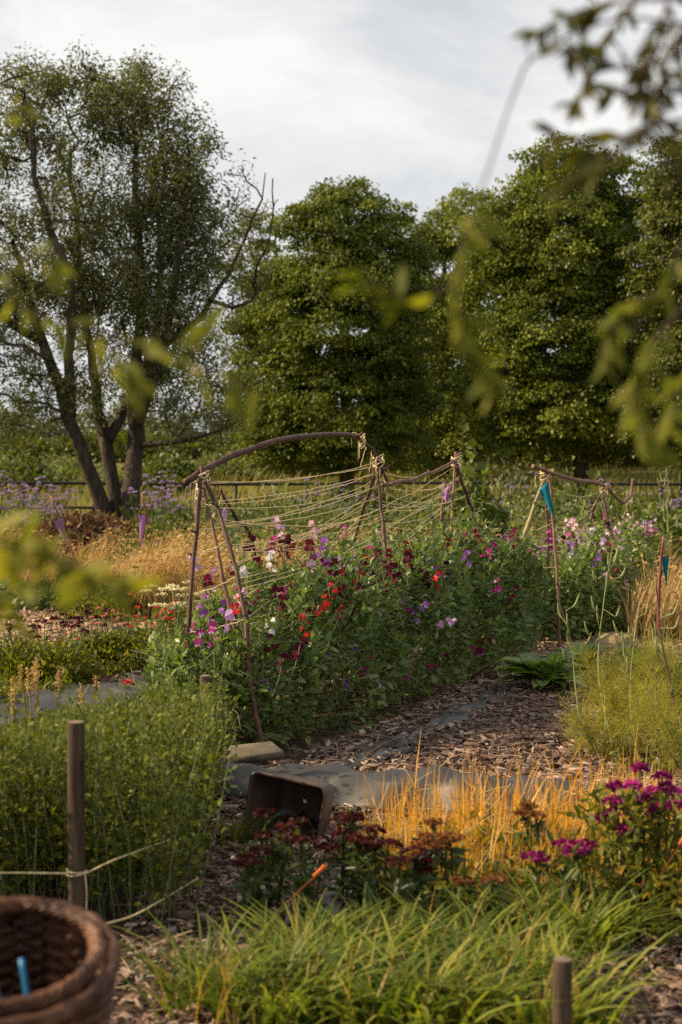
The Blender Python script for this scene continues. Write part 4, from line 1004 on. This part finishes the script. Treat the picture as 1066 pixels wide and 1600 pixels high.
# ------------------------------------------------------------------ fennel
def fennel(label, c, h, n=9, dens=150, spread=.2):
    t = thing('fennel', label, 'fennel', c, group='feathery fennel on the right')
    a = rng.random(n) * 6.28; r_ = spread * (.4 + rng.random(n)); hh = h * (.6 + .45 * rng.random(n))
    tip = np.stack([np.cos(a) * r_, np.sin(a) * r_, hh], -1); b0 = tip * np.array([.2, .2, 0]); mid = (b0 + tip) / 2 + rdir(n) * .03
    g = Geo(); g.tubes(np.stack([b0, mid, tip], 1), np.array([[.006, .005, .003]]), 4); g.build('stem', M['fenstem'], t)
    g = Geo(); m = n * dens; k = rng.integers(0, n, m); u = rng.random(m) ** .7 * .95
    A = b0[k] * ((1 - u) ** 2)[:, None] + 2 * mid[k] * (u * (1 - u))[:, None] + tip[k] * (u ** 2)[:, None]
    D = rdir(m, .25); A2 = A + D * (.11 * rng.random(m)[:, None]); ln = (.05 + .07 * rng.random(m))[:, None]
    for q in range(3):
        E = nrm(D + rdir(m) * .7); W_ = nrm(np.cross(E, rdir(m))) * .0014
        v = np.stack([A2 - W_, A2 + W_, A2 + E * ln], 1).reshape(-1, 3); g.add(v, np.arange(3 * m).reshape(m, 3), 0, rng.random(m))
    g.build('foliage', M['fennel'], t); return t
for px, py, h, lb in ((955, 1105, .55, 'feathery fennel plant next to the mulch edge'), (1010, 1085, .6, 'feathery fennel plant in the middle of the fennel patch'), (1060, 1110, .7, 'tall feathery fennel against the right edge'),
                      (985, 1150, .5, 'yellowing low fennel in front of the fennel patch'), (1045, 1175, .55, 'golden fennel behind the magenta flowers'), (945, 1185, .42, 'small yellow fennel sprig beside the straw stalks'), (1085, 1210, .6, 'fennel half outside the right edge of the picture')):
    fennel(lb, Gp(px, py), h * .72, 9, 95)
# tall seed stalks
def stalk(label, pts, r0, mat, pods):
    b = np.asarray(pts[0], float); t = thing('seed_stalk', label, 'plant', b); p = catmull(pts, 16)
    g = Geo(); g.tube(p - b, np.linspace(r0, r0 * .4, 16), 6); g.build('stem', mat, t, smooth=True)
    for k in range(pods):
        s0 = lerp_path(p, .45 + .5 * k / pods); dd = rdir(1, .5)[0]; e = s0 + dd * .10; g = Geo()
        g.tube(catmull([s0, s0 + dd * .05, e, e + np.array([dd[0] * .03, 0, .07])], 8) - b, [.0022, .002, .002, .003, .006, .008, .006, .002], 5); g.build('seed_pod', M['fenstem'], t, smooth=True)
stalk('tall dark seed stalk leaning across the fennel at the right edge', [Wp(1072, 1215, 7.6), Wp(1050, 1080, 7.8), Wp(1032, 990, 7.9), Wp(1026, 910, 8)], .008, M['darkstem'], 8)
stalk('pale green seed stalk in front of the second trellis', [Gp(960, 1180), Wp(935, 1050, 8.6), Wp(945, 930, 8.8), Wp(958, 850, 9)], .006, M['fenstem'], 10)
stalk('pale stalk with hanging pods left of the fennel', [Gp(905, 1130), Wp(898, 1060, 9), Wp(892, 1000, 9.1), Wp(870, 930, 9.1)], .005, M['fenstem'], 6)
stalk('pale thin seed stalk in the middle of the fennel', [Gp(1000, 1190), Wp(985, 1100, 8), Wp(990, 1010, 8.1), Wp(1000, 940, 8.2)], .005, M['fenstem'], 7)
stalk('tall green weed spike standing above the dry grass at right', [Gp(1045, 965), Wp(1047, 880, 14), Wp(1043, 800, 14), Wp(1045, 735, 14)], .010, M['fenstem'], 14)

# ------------------------------------------------------------------ straw stalks and front grass
g = Geo(); n = 1300
poly = [Gp(600, 1400), Gp(560, 1335), Gp(640, 1300), Gp(1000, 1270), Gp(1090, 1300), Gp(1090, 1400), Gp(900, 1430), Gp(720, 1430)]
P = scatter_poly(poly, n); P[:, :2] += rng.normal(0, .09, (n, 2)); h = .22 + .24 * rng.random(n)
blades(g, P, h * (.35 + .75 * rng.random(n)), .03 + .5 * rng.random(n) ** 2.5, .003 + .0045 * rng.random(n), 3, 0, .02 + .05 * rng.random(n), taper=4)
m = 700; P = scatter_poly(poly, m); blades(g, P, .10 + .20 * rng.random(m), .3 + .6 * rng.random(m), .005, 4, 1, .2 + .3 * rng.random(m))
m = 500; P = scatter_poly(poly, m); P[:, 2] = .02 + .2 * rng.random(m); D = rdir(m, .2, .6); ln = (.08 + .14 * rng.random(m))[:, None]; g.tubes(np.stack([P, P + D * ln * .5 + rdir(m) * .008, P + D * ln], 1), .0018, 3, 1)
tag(g.build('straw_stalks', [M['straw'], M['dry']]), 'upright golden straw stalks in front of the grey sheet', 'straw', kind='stuff')
cover('leafy_undergrowth', [Gp(560, 1400), Gp(640, 1350), Gp(1100, 1330), Gp(1100, 1480), Gp(900, 1470), Gp(600, 1450)], 3200, .20, .055, M['bedgold'], 'mixed orange and green leaves between the straw and the grass tufts', KT)

def tuft(name, label, c, n, h, spread, lean, green=1.0, width=.009):
    t = thing(name, label, 'grass', c)
    P = np.c_[np.clip(rng.normal(0, spread, (n, 2)), -2 * spread, 2 * spread), np.zeros(n)]; az = np.arctan2(P[:, 1], P[:, 0]) + rng.normal(0, .5, n)
    g = Geo(); blades(g, P, 1.22 * h * (.6 + .6 * rng.random(n)), lean * (.5 + .9 * rng.random(n)), width, 6, 0, .25 + .3 * rng.random(n), az=az, taper=2.2)
    k = n // 5; P = np.c_[np.clip(rng.normal(0, spread * 1.2, (k, 2)), -2 * spread, 2 * spread), np.zeros(k)]
    blades(g, P, h * (.5 + 1.0 * rng.random(k)), .1 + .6 * rng.random(k), .007, 5, 1, .1 + .3 * rng.random(k)); g.build('blades', [M['grass'], M['grassdead']], t)
    return t
TF = [(330, 1580, .27, 'leftmost arching grass tuft beside the hedge'), (425, 1600, .25, 'grass tuft in the bottom row left of the middle'), (540, 1590, .24, 'dense grass tuft at the bottom middle'), (640, 1610, .25, 'grass tuft at the bottom right of the middle'), (735, 1590, .24, 'grass tuft in the bottom row left of the short post'),
      (480, 1520, .20, 'grass tuft behind the bottom row under the dark red flowers'), (600, 1515, .21, 'grass tuft with dry stems in front of the straw'), (710, 1505, .22, 'tall grass tuft in front of the straw stalks'), (810, 1540, .24, 'grass tuft behind the short post'), (905, 1490, .27, 'broad arching grass tuft right of the short post'), (790, 1450, .20, 'grey green grass tuft at the straw edge'), (840, 1615, .24, 'grass tuft in the bottom row beside the foot of the short post'), (970, 1470, .20, 'grass tuft at the foot of the magenta flowers')]
for i, (px, py, h, lb) in enumerate(TF): tuft('grass_tuft', lb, Gp(px, py), 120 + 20 * (i % 3), h, .065 + .012 * (i % 4), .75, width=.012 + .002 * (i % 4))
# weeds by the tub
for px, py, lb in ((370, 1318, 'small bright green grass tuft left of the brown tub'), (430, 1345, 'thin green sprig in front of the tub opening'), (400, 1370, 'small pale weed on the mulch below the tub')):
    tuft('grass_tuft', lb, Gp(px, py), 40, .14, .03, .5, width=.008)

# ------------------------------------------------------------------ sweet williams and magenta flowers
def william(label, c, h, col, n=5, head=.036, leaf=True, group=None):
    t = thing('sweet_william', label, 'flower', c, group=group)
    a = rng.random(n) * 6.28; r_ = .03 + .07 * rng.random(n); tip = np.stack([np.cos(a) * r_, np.sin(a) * r_, h * (.8 + .3 * rng.random(n))], -1); b0 = tip * np.array([.3, .3, 0])
    g = Geo(); g.tubes(np.stack([b0, (b0 + tip) / 2 + rdir(n) * .01, tip], 1), .0035, 4); g.build('stem', M['william'], t)
    m = n * 26; k = np.repeat(np.arange(n), 26); u = rng.random(m) ** .8 * .92; P = b0[k] + (tip[k] - b0[k]) * u[:, None]
    g = Geo(); g.inst(*kite(.16, .04, .4, -.25), P, basis(rdir(m, .5), rdir(m, .6)), .07 * (.6 + .7 * rng.random(m))); g.build('foliage', M['william'], t)
    for e in tip:
        g = Geo(); dome(g, e, head * (.8 + .5 * rng.random()), head * .30, 60, .020, 0); g.build('flower_head', PET[col], t)
    return t
for px, py, dd, col, n, lb in ((430, 1275, 5.1, 'darkhead', 4, 'dark red sweet william just right of the tub foot'), (480, 1290, 4.9, 'darkhead', 3, 'dark red sweet william with a flat head below the tub'), (535, 1275, 5.2, 'darkhead', 3, 'dark red sweet william in front of the tub corner'),
        (590, 1285, 5.0, 'darkhead', 3, 'dark red sweet william at the middle of the dark group'), (625, 1320, 4.8, 'darkhead', 4, 'dark red sweet william nearest the straw stalks'), (400, 1330, 4.9, 'darkhead', 3, 'dark faded sweet william leftmost of the dark group'), (560, 1310, 5.0, 'darkhead', 3, 'dark red sweet william low behind the orange tag'),
        (660, 1290, 5.1, 'brownhead', 3, 'rust brown seed heads in front of the straw'), (700, 1300, 5.0, 'brownhead', 3, 'rust brown seed heads left of the lone magenta bloom'), (840, 1235, 5.4, 'brownhead', 3, 'rust brown seed heads rising over the straw stalks'), (755, 1345, 4.9, 'brownhead', 2, 'faded seed heads low among the straw'),
        (855, 1320, 4.9, 'hotpink', 2, 'magenta sweet william standing alone in the straw'), (895, 1310, 5.0, 'hotpink', 2, 'second lone magenta sweet william beside the dense bush')):
    p = Wp(px, py + 12, dd); william(lb, (p[0], dd, 0), max(.2, p[2]), col, n)
def magenta_bush():
    c = on_ground(1010, 5.0); c[2] = 0; t = thing('sweet_william', 'big bush of bright magenta flower heads at the right edge', 'flower', c)
    n = 1100; P = np.c_[rng.normal(0, .12, n), rng.normal(0, .10, n), .03 + .42 * rng.random(n)]
    g = Geo(); g.inst(*kite(.16, .04, .4, -.25), P, basis(rdir(n, .5), rdir(n, .6)), .06 * (.6 + .7 * rng.random(n))); g.build('foliage', M['bed'], t)
    g = Geo(); st = []
    for px, py in ((1000, 1203), (1035, 1215), (1040, 1232), (990, 1230), (960, 1232), (1050, 1240), (1008, 1250), (958, 1255), (965, 1270), (945, 1280), (1055, 1262), (1020, 1240), (1005, 1298), (1050, 1320), (985, 1290), (1045, 1410), (1060, 1405), (1020, 1270), (1035, 1255), (975, 1300), (990, 1395), (1010, 1385)):
        e = Wp(px, py, 5.0 + rng.normal(0, .06)) - c; st.append(e); gf = Geo(); dome(gf, e, .024 + .008 * rng.random(), .02, 55, .02, 0)
        gf.build('flower_head', PET['hotpink' if rng.random() < .7 else 'magenta'], t)
    for e in st: g.tube([e * np.array([.3, .3, 0]), e * np.array([.7, .7, .5]), e], .003, 4)
    g.build('stem', M['william'], t)
magenta_bush()
# orange plant tags
for px, py, dd, ry, lb in ((490, 1356, 4.7, 52, 'small orange plant tag leaning among the dark red flowers'), (1062, 1306, 4.8, 40, 'small orange plant tag at the right edge by the magenta bush')):
    g = Geo(); g.add([[-.006, 0, 0], [.006, 0, 0], [.008, 0, .05], [0, 0, .066], [-.008, 0, .05], [-.006, .002, 0], [.006, .002, 0], [.008, .002, .05], [0, .002, .066], [-.008, .002, .05]],
                     [[0, 1, 2, 4], [6, 5, 9, 7], [1, 6, 7, 2], [5, 0, 4, 9], [2, 7, 8, 3], [3, 8, 9, 4]]); g.add([[0, .001, -.13], [.003, .001, -.13], [.003, .001, .01], [0, .001, .01]], [[0, 1, 2, 3]])
    g.add([[-.008, 0, .05], [.008, 0, .05], [0, 0, .066]], [[0, 1, 2]])
    o = g.build('plant_tag', M['tag']); o.location = Wp(px, py + 14, dd); o.rotation_euler = (R(-10), R(ry), R(10)); tag(o, lb, 'plant tag')

# ------------------------------------------------------------------ brown tub on its side
def tub():
    t = thing('planting_tub', 'brown plastic tub tipped on its side in front of the grey sheet', 'tub', (0, 0, 0))
    def ring(hx, hy, r, y, m=6):
        out = []
        for cx, cz, a0 in ((1, 1, 0), (-1, 1, 90), (-1, -1, 180), (1, -1, 270)):
            for k in range(m + 1):
                a = R(a0 + 90 * k / m); out.append([cx * (hx - r) + r * math.cos(a), y, cz * (hy - r) + r * math.sin(a)])
        return out
    prof = [(.155, .122, .025, 0.008), (.163, .130, .03, 0.0), (.168, .135, .032, .004), (.168, .135, .032, .022), (.158, .125, .028, .026), (.150, .118, .028, .10), (.125, .098, .03, .27), (.115, .088, .03, .28), (.06, .05, .03, .28), (.01, .008, .006, .28)]
    inner = [(.155, .122, .025, .008), (.150, .116, .025, .03), (.118, .092, .028, .268), (.06, .05, .03, .27), (.008, .006, .005, .27)]
    g = Geo(); n = 28
    for pr, flip in ((prof, False), (inner, True)):
        V = np.concatenate([ring(*q) for q in pr]); f = []
        for k in range(len(pr) - 1):
            for i in range(n):
                a, b = k * n + i, k * n + (i + 1) % n; q = [a, b, b + n, a + n]; f.append(q[::-1] if flip else q)
        g.add(V, f)
    g.build('shell', M['bin'], t, smooth=True)
    p = Wp(443, 1270, 6.03); t.location = (p[0], p[1], .138); t.rotation_euler = (R(-4), R(8), R(-19)); t.scale = (1.05, 1.0, 1.05)
    # spilled earth inside
    g = Geo(); V = []; f = []
    for j in range(9):
        for i in range(13):
            u = i / 12 * 2 - 1; v = j / 8; V.append([u * (.142 - .03 * v), .012 + v * .24, -.118 + .022 * v + .05 * math.exp(-((u - .1) ** 2) * 3) * v + .012 * math.sin(i * 2.1 + j * 1.7)])
    for j in range(8):
        for i in range(12): k = j * 13 + i; f.append([k, k + 1, k + 14, k + 13])
    g.add(V, f); g.build('soil_fill', M['soil'], t)
tub()

# straw and fine twigs mixed into the mulch
g = Geo(); n = 1100; P = scatter_poly(MULCH, n); P[:, 2] = .018 + .025 * rng.random(n); D = rdir(n, 0, .12); ln = (.05 + .13 * rng.random(n) ** 2)[:, None]
g.tubes(np.stack([P, P + D * ln * .5 + rdir(n) * .006, P + D * ln], 1), .0020, 3)
tag(g.build('mulch_straw', M['palechip']), 'fine pale twigs and straw scattered over the bark mulch', 'twigs', kind='stuff')
# dead sticks on the mulch
for (x0, y0, x1, y1, lb) in ((575, 1178, 628, 1152, 'long dry twig on the mulch beside the membrane strip'), (398, 1208, 455, 1190, 'short broken stick by the foot of the front pole'), (895, 1193, 935, 1205, 'pale straw twig on the mulch near the fennel'), (640, 1130, 690, 1118, 'dry twig on the mulch at the edge of the sweet peas')):
    a, b = Gp(x0, y0, .05), Gp(x1, y1, .035); g = Geo(); g.tube(catmull([a, (a + b) / 2 + np.array([.01, .02, .012]), b], 8), np.linspace(.006, .003, 8), 5); tag(g.build('dry_twig', M['paleole'], smooth=True), lb, 'twig')

# ------------------------------------------------------------------ hedge, posts and string on the left
def herb_hedge():
    base = np.array([-1.25, 6.0, 0]); t = thing('herb_hedge', 'dense bushy green herb hedge behind the wooden posts at left', 'hedge', base)
    poly = [(-2.6, 5.1), (-1.1, 4.98), (-.85, 4.97), (-.70, 4.93), (-.52, 4.9), (-.56, 5.2), (-.58, 6.0), (-.64, 6.95), (-1.2, 7.2), (-2.6, 7.3)]
    m = 1650; B = scatter_poly(poly, m); X_, Y_ = B[:, 0], B[:, 1]
    kk = .153 + .030 * np.clip((-.6 - X_) / .8, 0, 1)
    top = np.clip(1.65 - kk * Y_, .20, .80) - .05 - .03 * np.clip((-1.2 - X_) / .5, 0, 1) + .05 * np.sin(X_ * 5 + 1) * np.sin(Y_ * 4) + .03 * np.sin(X_ * 13 + Y_ * 9)
    hgt = top * (.72 + .36 * rng.random(m)) + (rng.random(m) < .12) * .08 * rng.random(m)
    ex = np.clip((X_ + .85) / .3, 0, 1) * .06; ey = np.clip((5.35 - Y_) / .3, 0, 1) * -.12
    tip = B + np.stack([ex + rng.normal(0, .07, m), ey + rng.normal(0, .07, m), hgt], -1)
    mid = (B + tip) / 2 + np.c_[ex * .3 + rng.normal(0, .03, m), ey * .3 + rng.normal(0, .03, m), .05 * np.ones(m)]
    g = Geo(); g.tubes(np.stack([B, (B + mid) / 2, mid, (mid + tip) / 2, tip], 1) - base, np.array([[.003, .0026, .0022, .0018, .001]]), 3); g.build('stem', M['peastem'], t)
    per = 54; k = np.repeat(np.arange(m), per); n = len(k); u = .12 + .88 * rng.random(n) ** .75
    P = B[k] * ((1 - u) ** 2)[:, None] + 2 * mid[k] * (u * (1 - u))[:, None] + tip[k] * (u ** 2)[:, None]
    a_ = rng.random(n) * 6.283; rad = .012 + .045 * (1.1 - u) * rng.random(n)
    off = np.stack([np.cos(a_), np.sin(a_), .25 * rng.normal(size=n)], -1); P = P + off * rad[:, None]
    D = nrm(off * (1.15 - .7 * u)[:, None] + rdir(n) * .45 + np.array([0, 0, .55])); Zn = nrm(rdir(n) * .7 + np.array([0, 0, .9]))
    sz = .040 * (1.1 - .55 * u) * (.45 + .8 * rng.random(n)); shade = np.clip(.15 + .55 * rng.random(n) + .3 * np.repeat(rng.random(m), per), 0, 1)
    pick = rng.random(n) < .5; g = Geo()
    for sel, tm in ((pick, oval_tri(.22, .07, -.18)), (~pick, oval_tri(.34, .10, -.10))): g.inst(*tm, P[sel] - base, basis(D[sel], Zn[sel]), sz[sel], 0, shade[sel])
    g.build('foliage', M['hedge'], t)
herb_hedge()
def wpost(label, px, d, ztop, rad, lean=(0, 0)):
    b = on_ground(px, d); b[2] = 0; t = thing('timber_post', label, 'post', b)
    g = Geo(); zz = np.array([-.1, .1, ztop * .4, ztop * .7, ztop - .012, ztop]); p = np.stack([lean[0] * zz, lean[1] * zz, zz], -1)
    g.tube(p, np.array([1.03, 1.02, 1, 1, .99, .93]) * rad, 16, cap=False); g.build('shaft', M['post'], t, smooth=True)
    g = Geo(); k = 16; a = np.arange(k) / k * 6.283; V = np.stack([np.cos(a) * rad * .93, np.sin(a) * rad * .93, 0 * a], -1) + p[-1]; g.add(np.vstack([V, p[-1] + np.array([[0, 0, .004]])]), [[i, (i + 1) % k, k] for i in range(k)]); g.build('end_grain', M['posttop'], t)
    return b
zt = lambda py, d: CAMZ - (py - 715) / FPX * d
p1 = wpost('tall brown wooden post with twine tied round it before the hedge', 115, 4.85, zt(1130, 4.85), .030, (.004, 0))
p2 = wpost('shorter wooden post at the far corner of the hedge', 321, 6.9, zt(1057, 6.9), .031)
p3 = wpost('short weathered post in the grass at the bottom right', 882, 3.7, zt(1508, 3.7), .026, (.01, 0))
def string_line(label, pts, name='garden_twine', knot=None):
    g = Geo(); g.tube(catmull(pts, 20), .0032, 5, cap=True)
    if knot is not None:
        a = np.linspace(0, 6.283 * 3, 40); g.tube(np.stack([np.cos(a) * .034, np.sin(a) * .034, .004 * np.sin(a * 1.3) + np.linspace(-.008, .008, 40)], -1) + knot, .0032, 5)
        g.tube(catmull([knot + np.array([.030, -.02, 0]), knot + np.array([.036, -.022, -.06]), knot + np.array([.034, -.02, -.14])], 8), .003, 4)
    tag(g.build(name, M['twine'], smooth=True), label, 'twine')
kn = Wp(116, 1362, 4.85); kn[0] = p1[0] + .003
string_line('jute string tied round the tall post and stretched into the hedge', [Wp(-60, 1364, 4.6), Wp(30, 1364, 4.75), kn + np.array([-.03, -.02, 0]), kn + np.array([.03, -.02, 0]), Wp(180, 1343, 4.80), Wp(265, 1312, 5.0)], knot=kn)
string_line('slack jute string hanging low across the front of the hedge', [Wp(150, 1447, 4.55), Wp(205, 1432, 4.7), Wp(250, 1408, 4.85), Wp(310, 1372, 5.3)])

# poppy and dry seed spikes over the sheet
def poppy():
    b = Gp(225, 1120); e = Wp(201, 1069, b[1] - .1); t = thing('poppy', 'single red poppy on a thin stem above the grey sheet', 'flower', b)
    g = Geo(); g.tube(catmull([b, (b + e) / 2 + np.array([.03, 0, .04]), e], 10) - b, .003, 4); g.build('stem', M['peastem'], t)
    g = Geo(); dome(g, e - b, .028, .022, 30, .034, 0, kite(.6, .15, .6, -.1)); g.build('flower', PET['red'], t)
poppy()
def spikes():
    for px, py, h, lb in ((75, 1180, .50, 'tall tan seed spikes above the hedge left of the post'), (125, 1170, .44, 'single tan seed spike right of the spike cluster'), (20, 1180, .40, 'lone tan seed spike at the left edge')):
        d_ = 7.6; b = on_ground(px, d_); b[2] = 0; t = thing('seed_spike', lb, 'plant', b); k = 7 if px == 75 else 2
        r0 = np.c_[rng.normal(0, .05, (k, 2)), np.zeros(k)]; tip = r0 * 1.4 + np.c_[rng.normal(0, .02, (k, 2)), h + .10 * rng.random(k)]
        g = Geo(); g.tubes(np.stack([r0, (r0 + tip) / 2, tip], 1), .003, 4); g.build('stem', M['grassdead'], t)
        for e in tip:
            g = Geo(); m = 90; P = e + np.c_[rng.normal(0, .006, (m, 2)), -.13 * rng.random(m)]; g.inst(*kite(.25, .1), P, basis(rdir(m, .9), rdir(m)), .017); g.build('seed_head', M['dry'], t)
spikes()

# ------------------------------------------------------------------ baskets
def basket(label, c, r_top, r_bot, h, tilt, rings=15, rimr=.015, coils=2):
    t = thing('wicker_basket', label, 'basket', c); t.rotation_euler = tilt
    n = 96; a = np.linspace(0, 2 * np.pi, n + 1); g = Geo()
    for k in range(rings):
        u = k / (rings - 1); r_ = r_bot + (r_top - r_bot) * u ** .8; ph = math.pi * (k % 2)
        p = np.stack([(r_ + .004 * np.sin(a * 14 + ph)) * np.cos(a), (r_ + .004 * np.sin(a * 14 + ph)) * np.sin(a), 0 * a + u * h], -1); g.tube(p, h / rings * .8, 6, cap=False)
    g.build('weave', M['wicker'], t, smooth=True)
    g = Geo(); ks = 28
    for j in range(ks):
        b = j / ks * 6.283; g.tube([(math.cos(b) * r_bot, math.sin(b) * r_bot, 0), (math.cos(b) * (r_bot * .45 + r_top * .55), math.sin(b) * (r_bot * .45 + r_top * .55), h * .5), (math.cos(b) * r_top, math.sin(b) * r_top, h)], .006, 5)
    g.build('stakes', M['wicker'], t)
    for q in range(coils):
        g = Geo()
        for s_ in range(8):
            aa = np.linspace(0, 2 * np.pi, 161); tw = aa * 7 + s_ * .785
            rr = r_top - .030 * q + np.cos(tw) * rimr * (.7 + .12 * np.sin(aa * 5 + s_)) + .002 * np.sin(aa * 37 + s_); p = np.stack([rr * np.cos(aa), rr * np.sin(aa), h + .012 - .02 * (1 - q) + np.sin(tw) * rimr * .8], -1); g.tube(p, rimr * .36, 5, cap=False)
        g.build('rim', M['wicker'], t, smooth=True)
    g = Geo(); V = [[0, 0, .012]] + [[math.cos(b) * r_bot, math.sin(b) * r_bot, .012] for b in a[:-1]]; V += [[x, y, -.01] for x, y, _ in V]
    f = [[0, 1 + i, 1 + (i + 1) % n] for i in range(n)] + [[n + 1, n + 2 + (i + 1) % n, n + 2 + i] for i in range(n)]
    g.add(V, f); g.build('bottom', M['wicker'], t)
    return t
bc = Wp(5, 1482, 2.7)
basket('large upper wicker basket with a thick plaited rim at bottom left', (bc[0], bc[1] + .06, bc[2] - .36), .200, .15, .36, (R(14), R(2), 0), 26)
basket('lower wicker basket under the large one at bottom left corner', (bc[0] + .05, bc[1] + .07, 0.0), .26, .20, max(.2, bc[2] - .40), (R(0), 0, 0), 20, .02, 1)
def snips():
    c = np.array([bc[0] + .03, bc[1] - .02, bc[2] - .16]); t = thing('garden_shears', 'blue handled garden shears standing inside the upper basket', 'shears', c)
    for s_ in (-1, 1):
        g = Geo(); b0 = np.array([.02 * s_ , .0, .0]); g.tube(catmull([b0, b0 + np.array([s_ * .008 - .012, .02, .06]), b0 + np.array([s_ * .012 - .034, .05, .13])], 8), np.linspace(.0055, .0065, 8), 8); g.build('handle', M['bluetool'], t, smooth=True)
    for s_ in (-1, 1):
        g = Geo(); g.tube([(.018 * s_, 0, 0), (.006 * s_, -.01, -.03), (-.004 * s_, -.02, -.05)], [.007, .006, .002], 6); g.build('blade', M['steel'], t, smooth=True)
snips()

# ------------------------------------------------------------------ near branches in front of the lens
def near_bush(label, foot, twigs, lm, name='willow_sapling'):
    F = 1.3; b = np.asarray(foot, float) * F; t = thing(name, label, 'sapling', b); g = Geo(); gl = Geo()
    for pts, r0, dens, ln, ppx in twigs:
        P = [np.asarray(q, float) * np.array([F, F, 1]) if abs(q[0]) < 9 else Wp(q[0], q[1], q[2] * F) for q in pts]
        p = catmull(P, 24); g.tube(p - b, np.linspace(r0, r0 * .3, 24) * .75, 6, cap=False)
        if dens:
            m = max(4, int(dens * (1.15 if pts[-1][1] > 330 else .85))); ln = ln * (.60 if lm == 'fore' else .60); u = ppx + (1 - ppx) * (np.arange(m) + rng.random(m) * .6) / m; A = np.array([lerp_path(p, min(.995, v)) for v in u]); T_ = nrm(np.array([lerp_path(p, min(1, v + .03)) - lerp_path(p, max(0, v - .03)) for v in u]))
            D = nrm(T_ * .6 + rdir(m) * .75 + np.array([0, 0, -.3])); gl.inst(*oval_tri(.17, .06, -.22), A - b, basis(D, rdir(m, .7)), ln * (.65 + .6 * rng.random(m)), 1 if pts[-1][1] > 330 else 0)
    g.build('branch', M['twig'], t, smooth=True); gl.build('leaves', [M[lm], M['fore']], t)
    return t
RF = (.62, 1.25, 0)
near_bush('out of focus leafy sapling whose dark twigs hang in at the right', RF, [
    ([RF, (.60, 1.27, 1.0), (.52, 1.28, 1.7), (1100, 60, 1.3), (1010, 110, 1.3), (940, 95, 1.3), (880, 60, 1.28)], .006, 48, .062, .40),
    ([(.60, 1.27, 1.6), (1100, -40, 1.3), (1040, 20, 1.28), (1005, 120, 1.28), (1015, 200, 1.28), (1066, 290, 1.3)], .005, 40, .06, .33),
    ([(.56, 1.28, 1.75), (1090, -60, 1.35), (980, 20, 1.4), (930, 100, 1.4), (900, 170, 1.4)], .004, 34, .055, .3),
    ([(1085, 40, 1.3), (960, 30, 1.3), (840, 85, 1.3), (806, 140, 1.3), (765, 260, 1.25), (715, 420, 1.2), (735, 540, 1.2), (785, 610, 1.2)], .0028, 30, .07, .62),
    ([(1100, 180, 1.3), (1010, 200, 1.3), (930, 225, 1.3), (850, 215, 1.3)], .004, 34, .062, .3),
    ([(1040, 180, 1.25), (960, 235, 1.25), (900, 280, 1.25), (870, 310, 1.22)], .003, 18, .062, .3),
    ([(.60, 1.27, 1.45), (1130, 400, 1.3), (1040, 450, 1.3), (970, 490, 1.3), (940, 560, 1.28)], .0035, 30, .072, .4),
    ([(1100, 440, 1.25), (1020, 540, 1.25), (990, 620, 1.25), (1010, 700, 1.22)], .003, 26, .072, .25),
    ([(1120, 560, 1.35), (1070, 600, 1.35), (1040, 660, 1.3)], .003, 12, .07, .3),
    ([(1120, -20, 1.3), (1060, 60, 1.32), (1030, 150, 1.3), (1066, 250, 1.3)], .004, 34, .058, .2),
    ([(1100, 90, 1.35), (1000, 150, 1.35), (940, 140, 1.35), (885, 165, 1.33)], .004, 34, .055, .2),
    ([(1110, -10, 1.25), (960, 5, 1.28), (885, 25, 1.3), (825, 60, 1.3)], .004, 36, .055, .2),
    ([(1130, 240, 1.3), (1060, 120, 1.3), (1070, 40, 1.3)], .004, 20, .055, .2),
    ([(720, 440, 1.2), (650, 470, 1.2), (600, 450, 1.2), (560, 430, 1.2)], .002, 12, .068, .2),
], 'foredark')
LF = (-.62, 1.25, 0)
near_bush('out of focus leafy sapling whose yellow green leaves hang in at the left', LF, [
    ([LF, (-.60, 1.26, .9), (-.52, 1.28, 1.5), (-60, 440, 1.25), (40, 485, 1.25), (120, 510, 1.25), (230, 545, 1.25), (330, 585, 1.22), (400, 600, 1.2)], .0035, 26, .07, .42),
    ([(-.58, 1.26, 1.2), (-80, 880, 1.2), (20, 860, 1.18), (110, 880, 1.15), (180, 920, 1.12)], .003, 34, .085, .35),
    ([(-.58, 1.26, 1.15), (-60, 960, 1.2), (10, 950, 1.18), (60, 900, 1.16)], .003, 14, .08, .3),
    ([(-50, 445, 1.25), (-10, 400, 1.25), (60, 400, 1.23), (95, 395, 1.22)], .003, 10, .065, .3),
    ([(-45, 440, 1.22), (-20, 520, 1.22), (0, 560, 1.2)], .003, 9, .068, .3),
    ([(-.52, 1.28, 1.5), (-60, 200, 1.3), (10, 180, 1.3), (40, 165, 1.3)], .004, 5, .045, .6),
    ([(280, 565, 1.22), (310, 530, 1.2), (325, 500, 1.2)], .002, 8, .065, .2),
    ([(170, 525, 1.24), (195, 570, 1.22), (210, 600, 1.2)], .002, 9, .065, .2),
], 'fore')
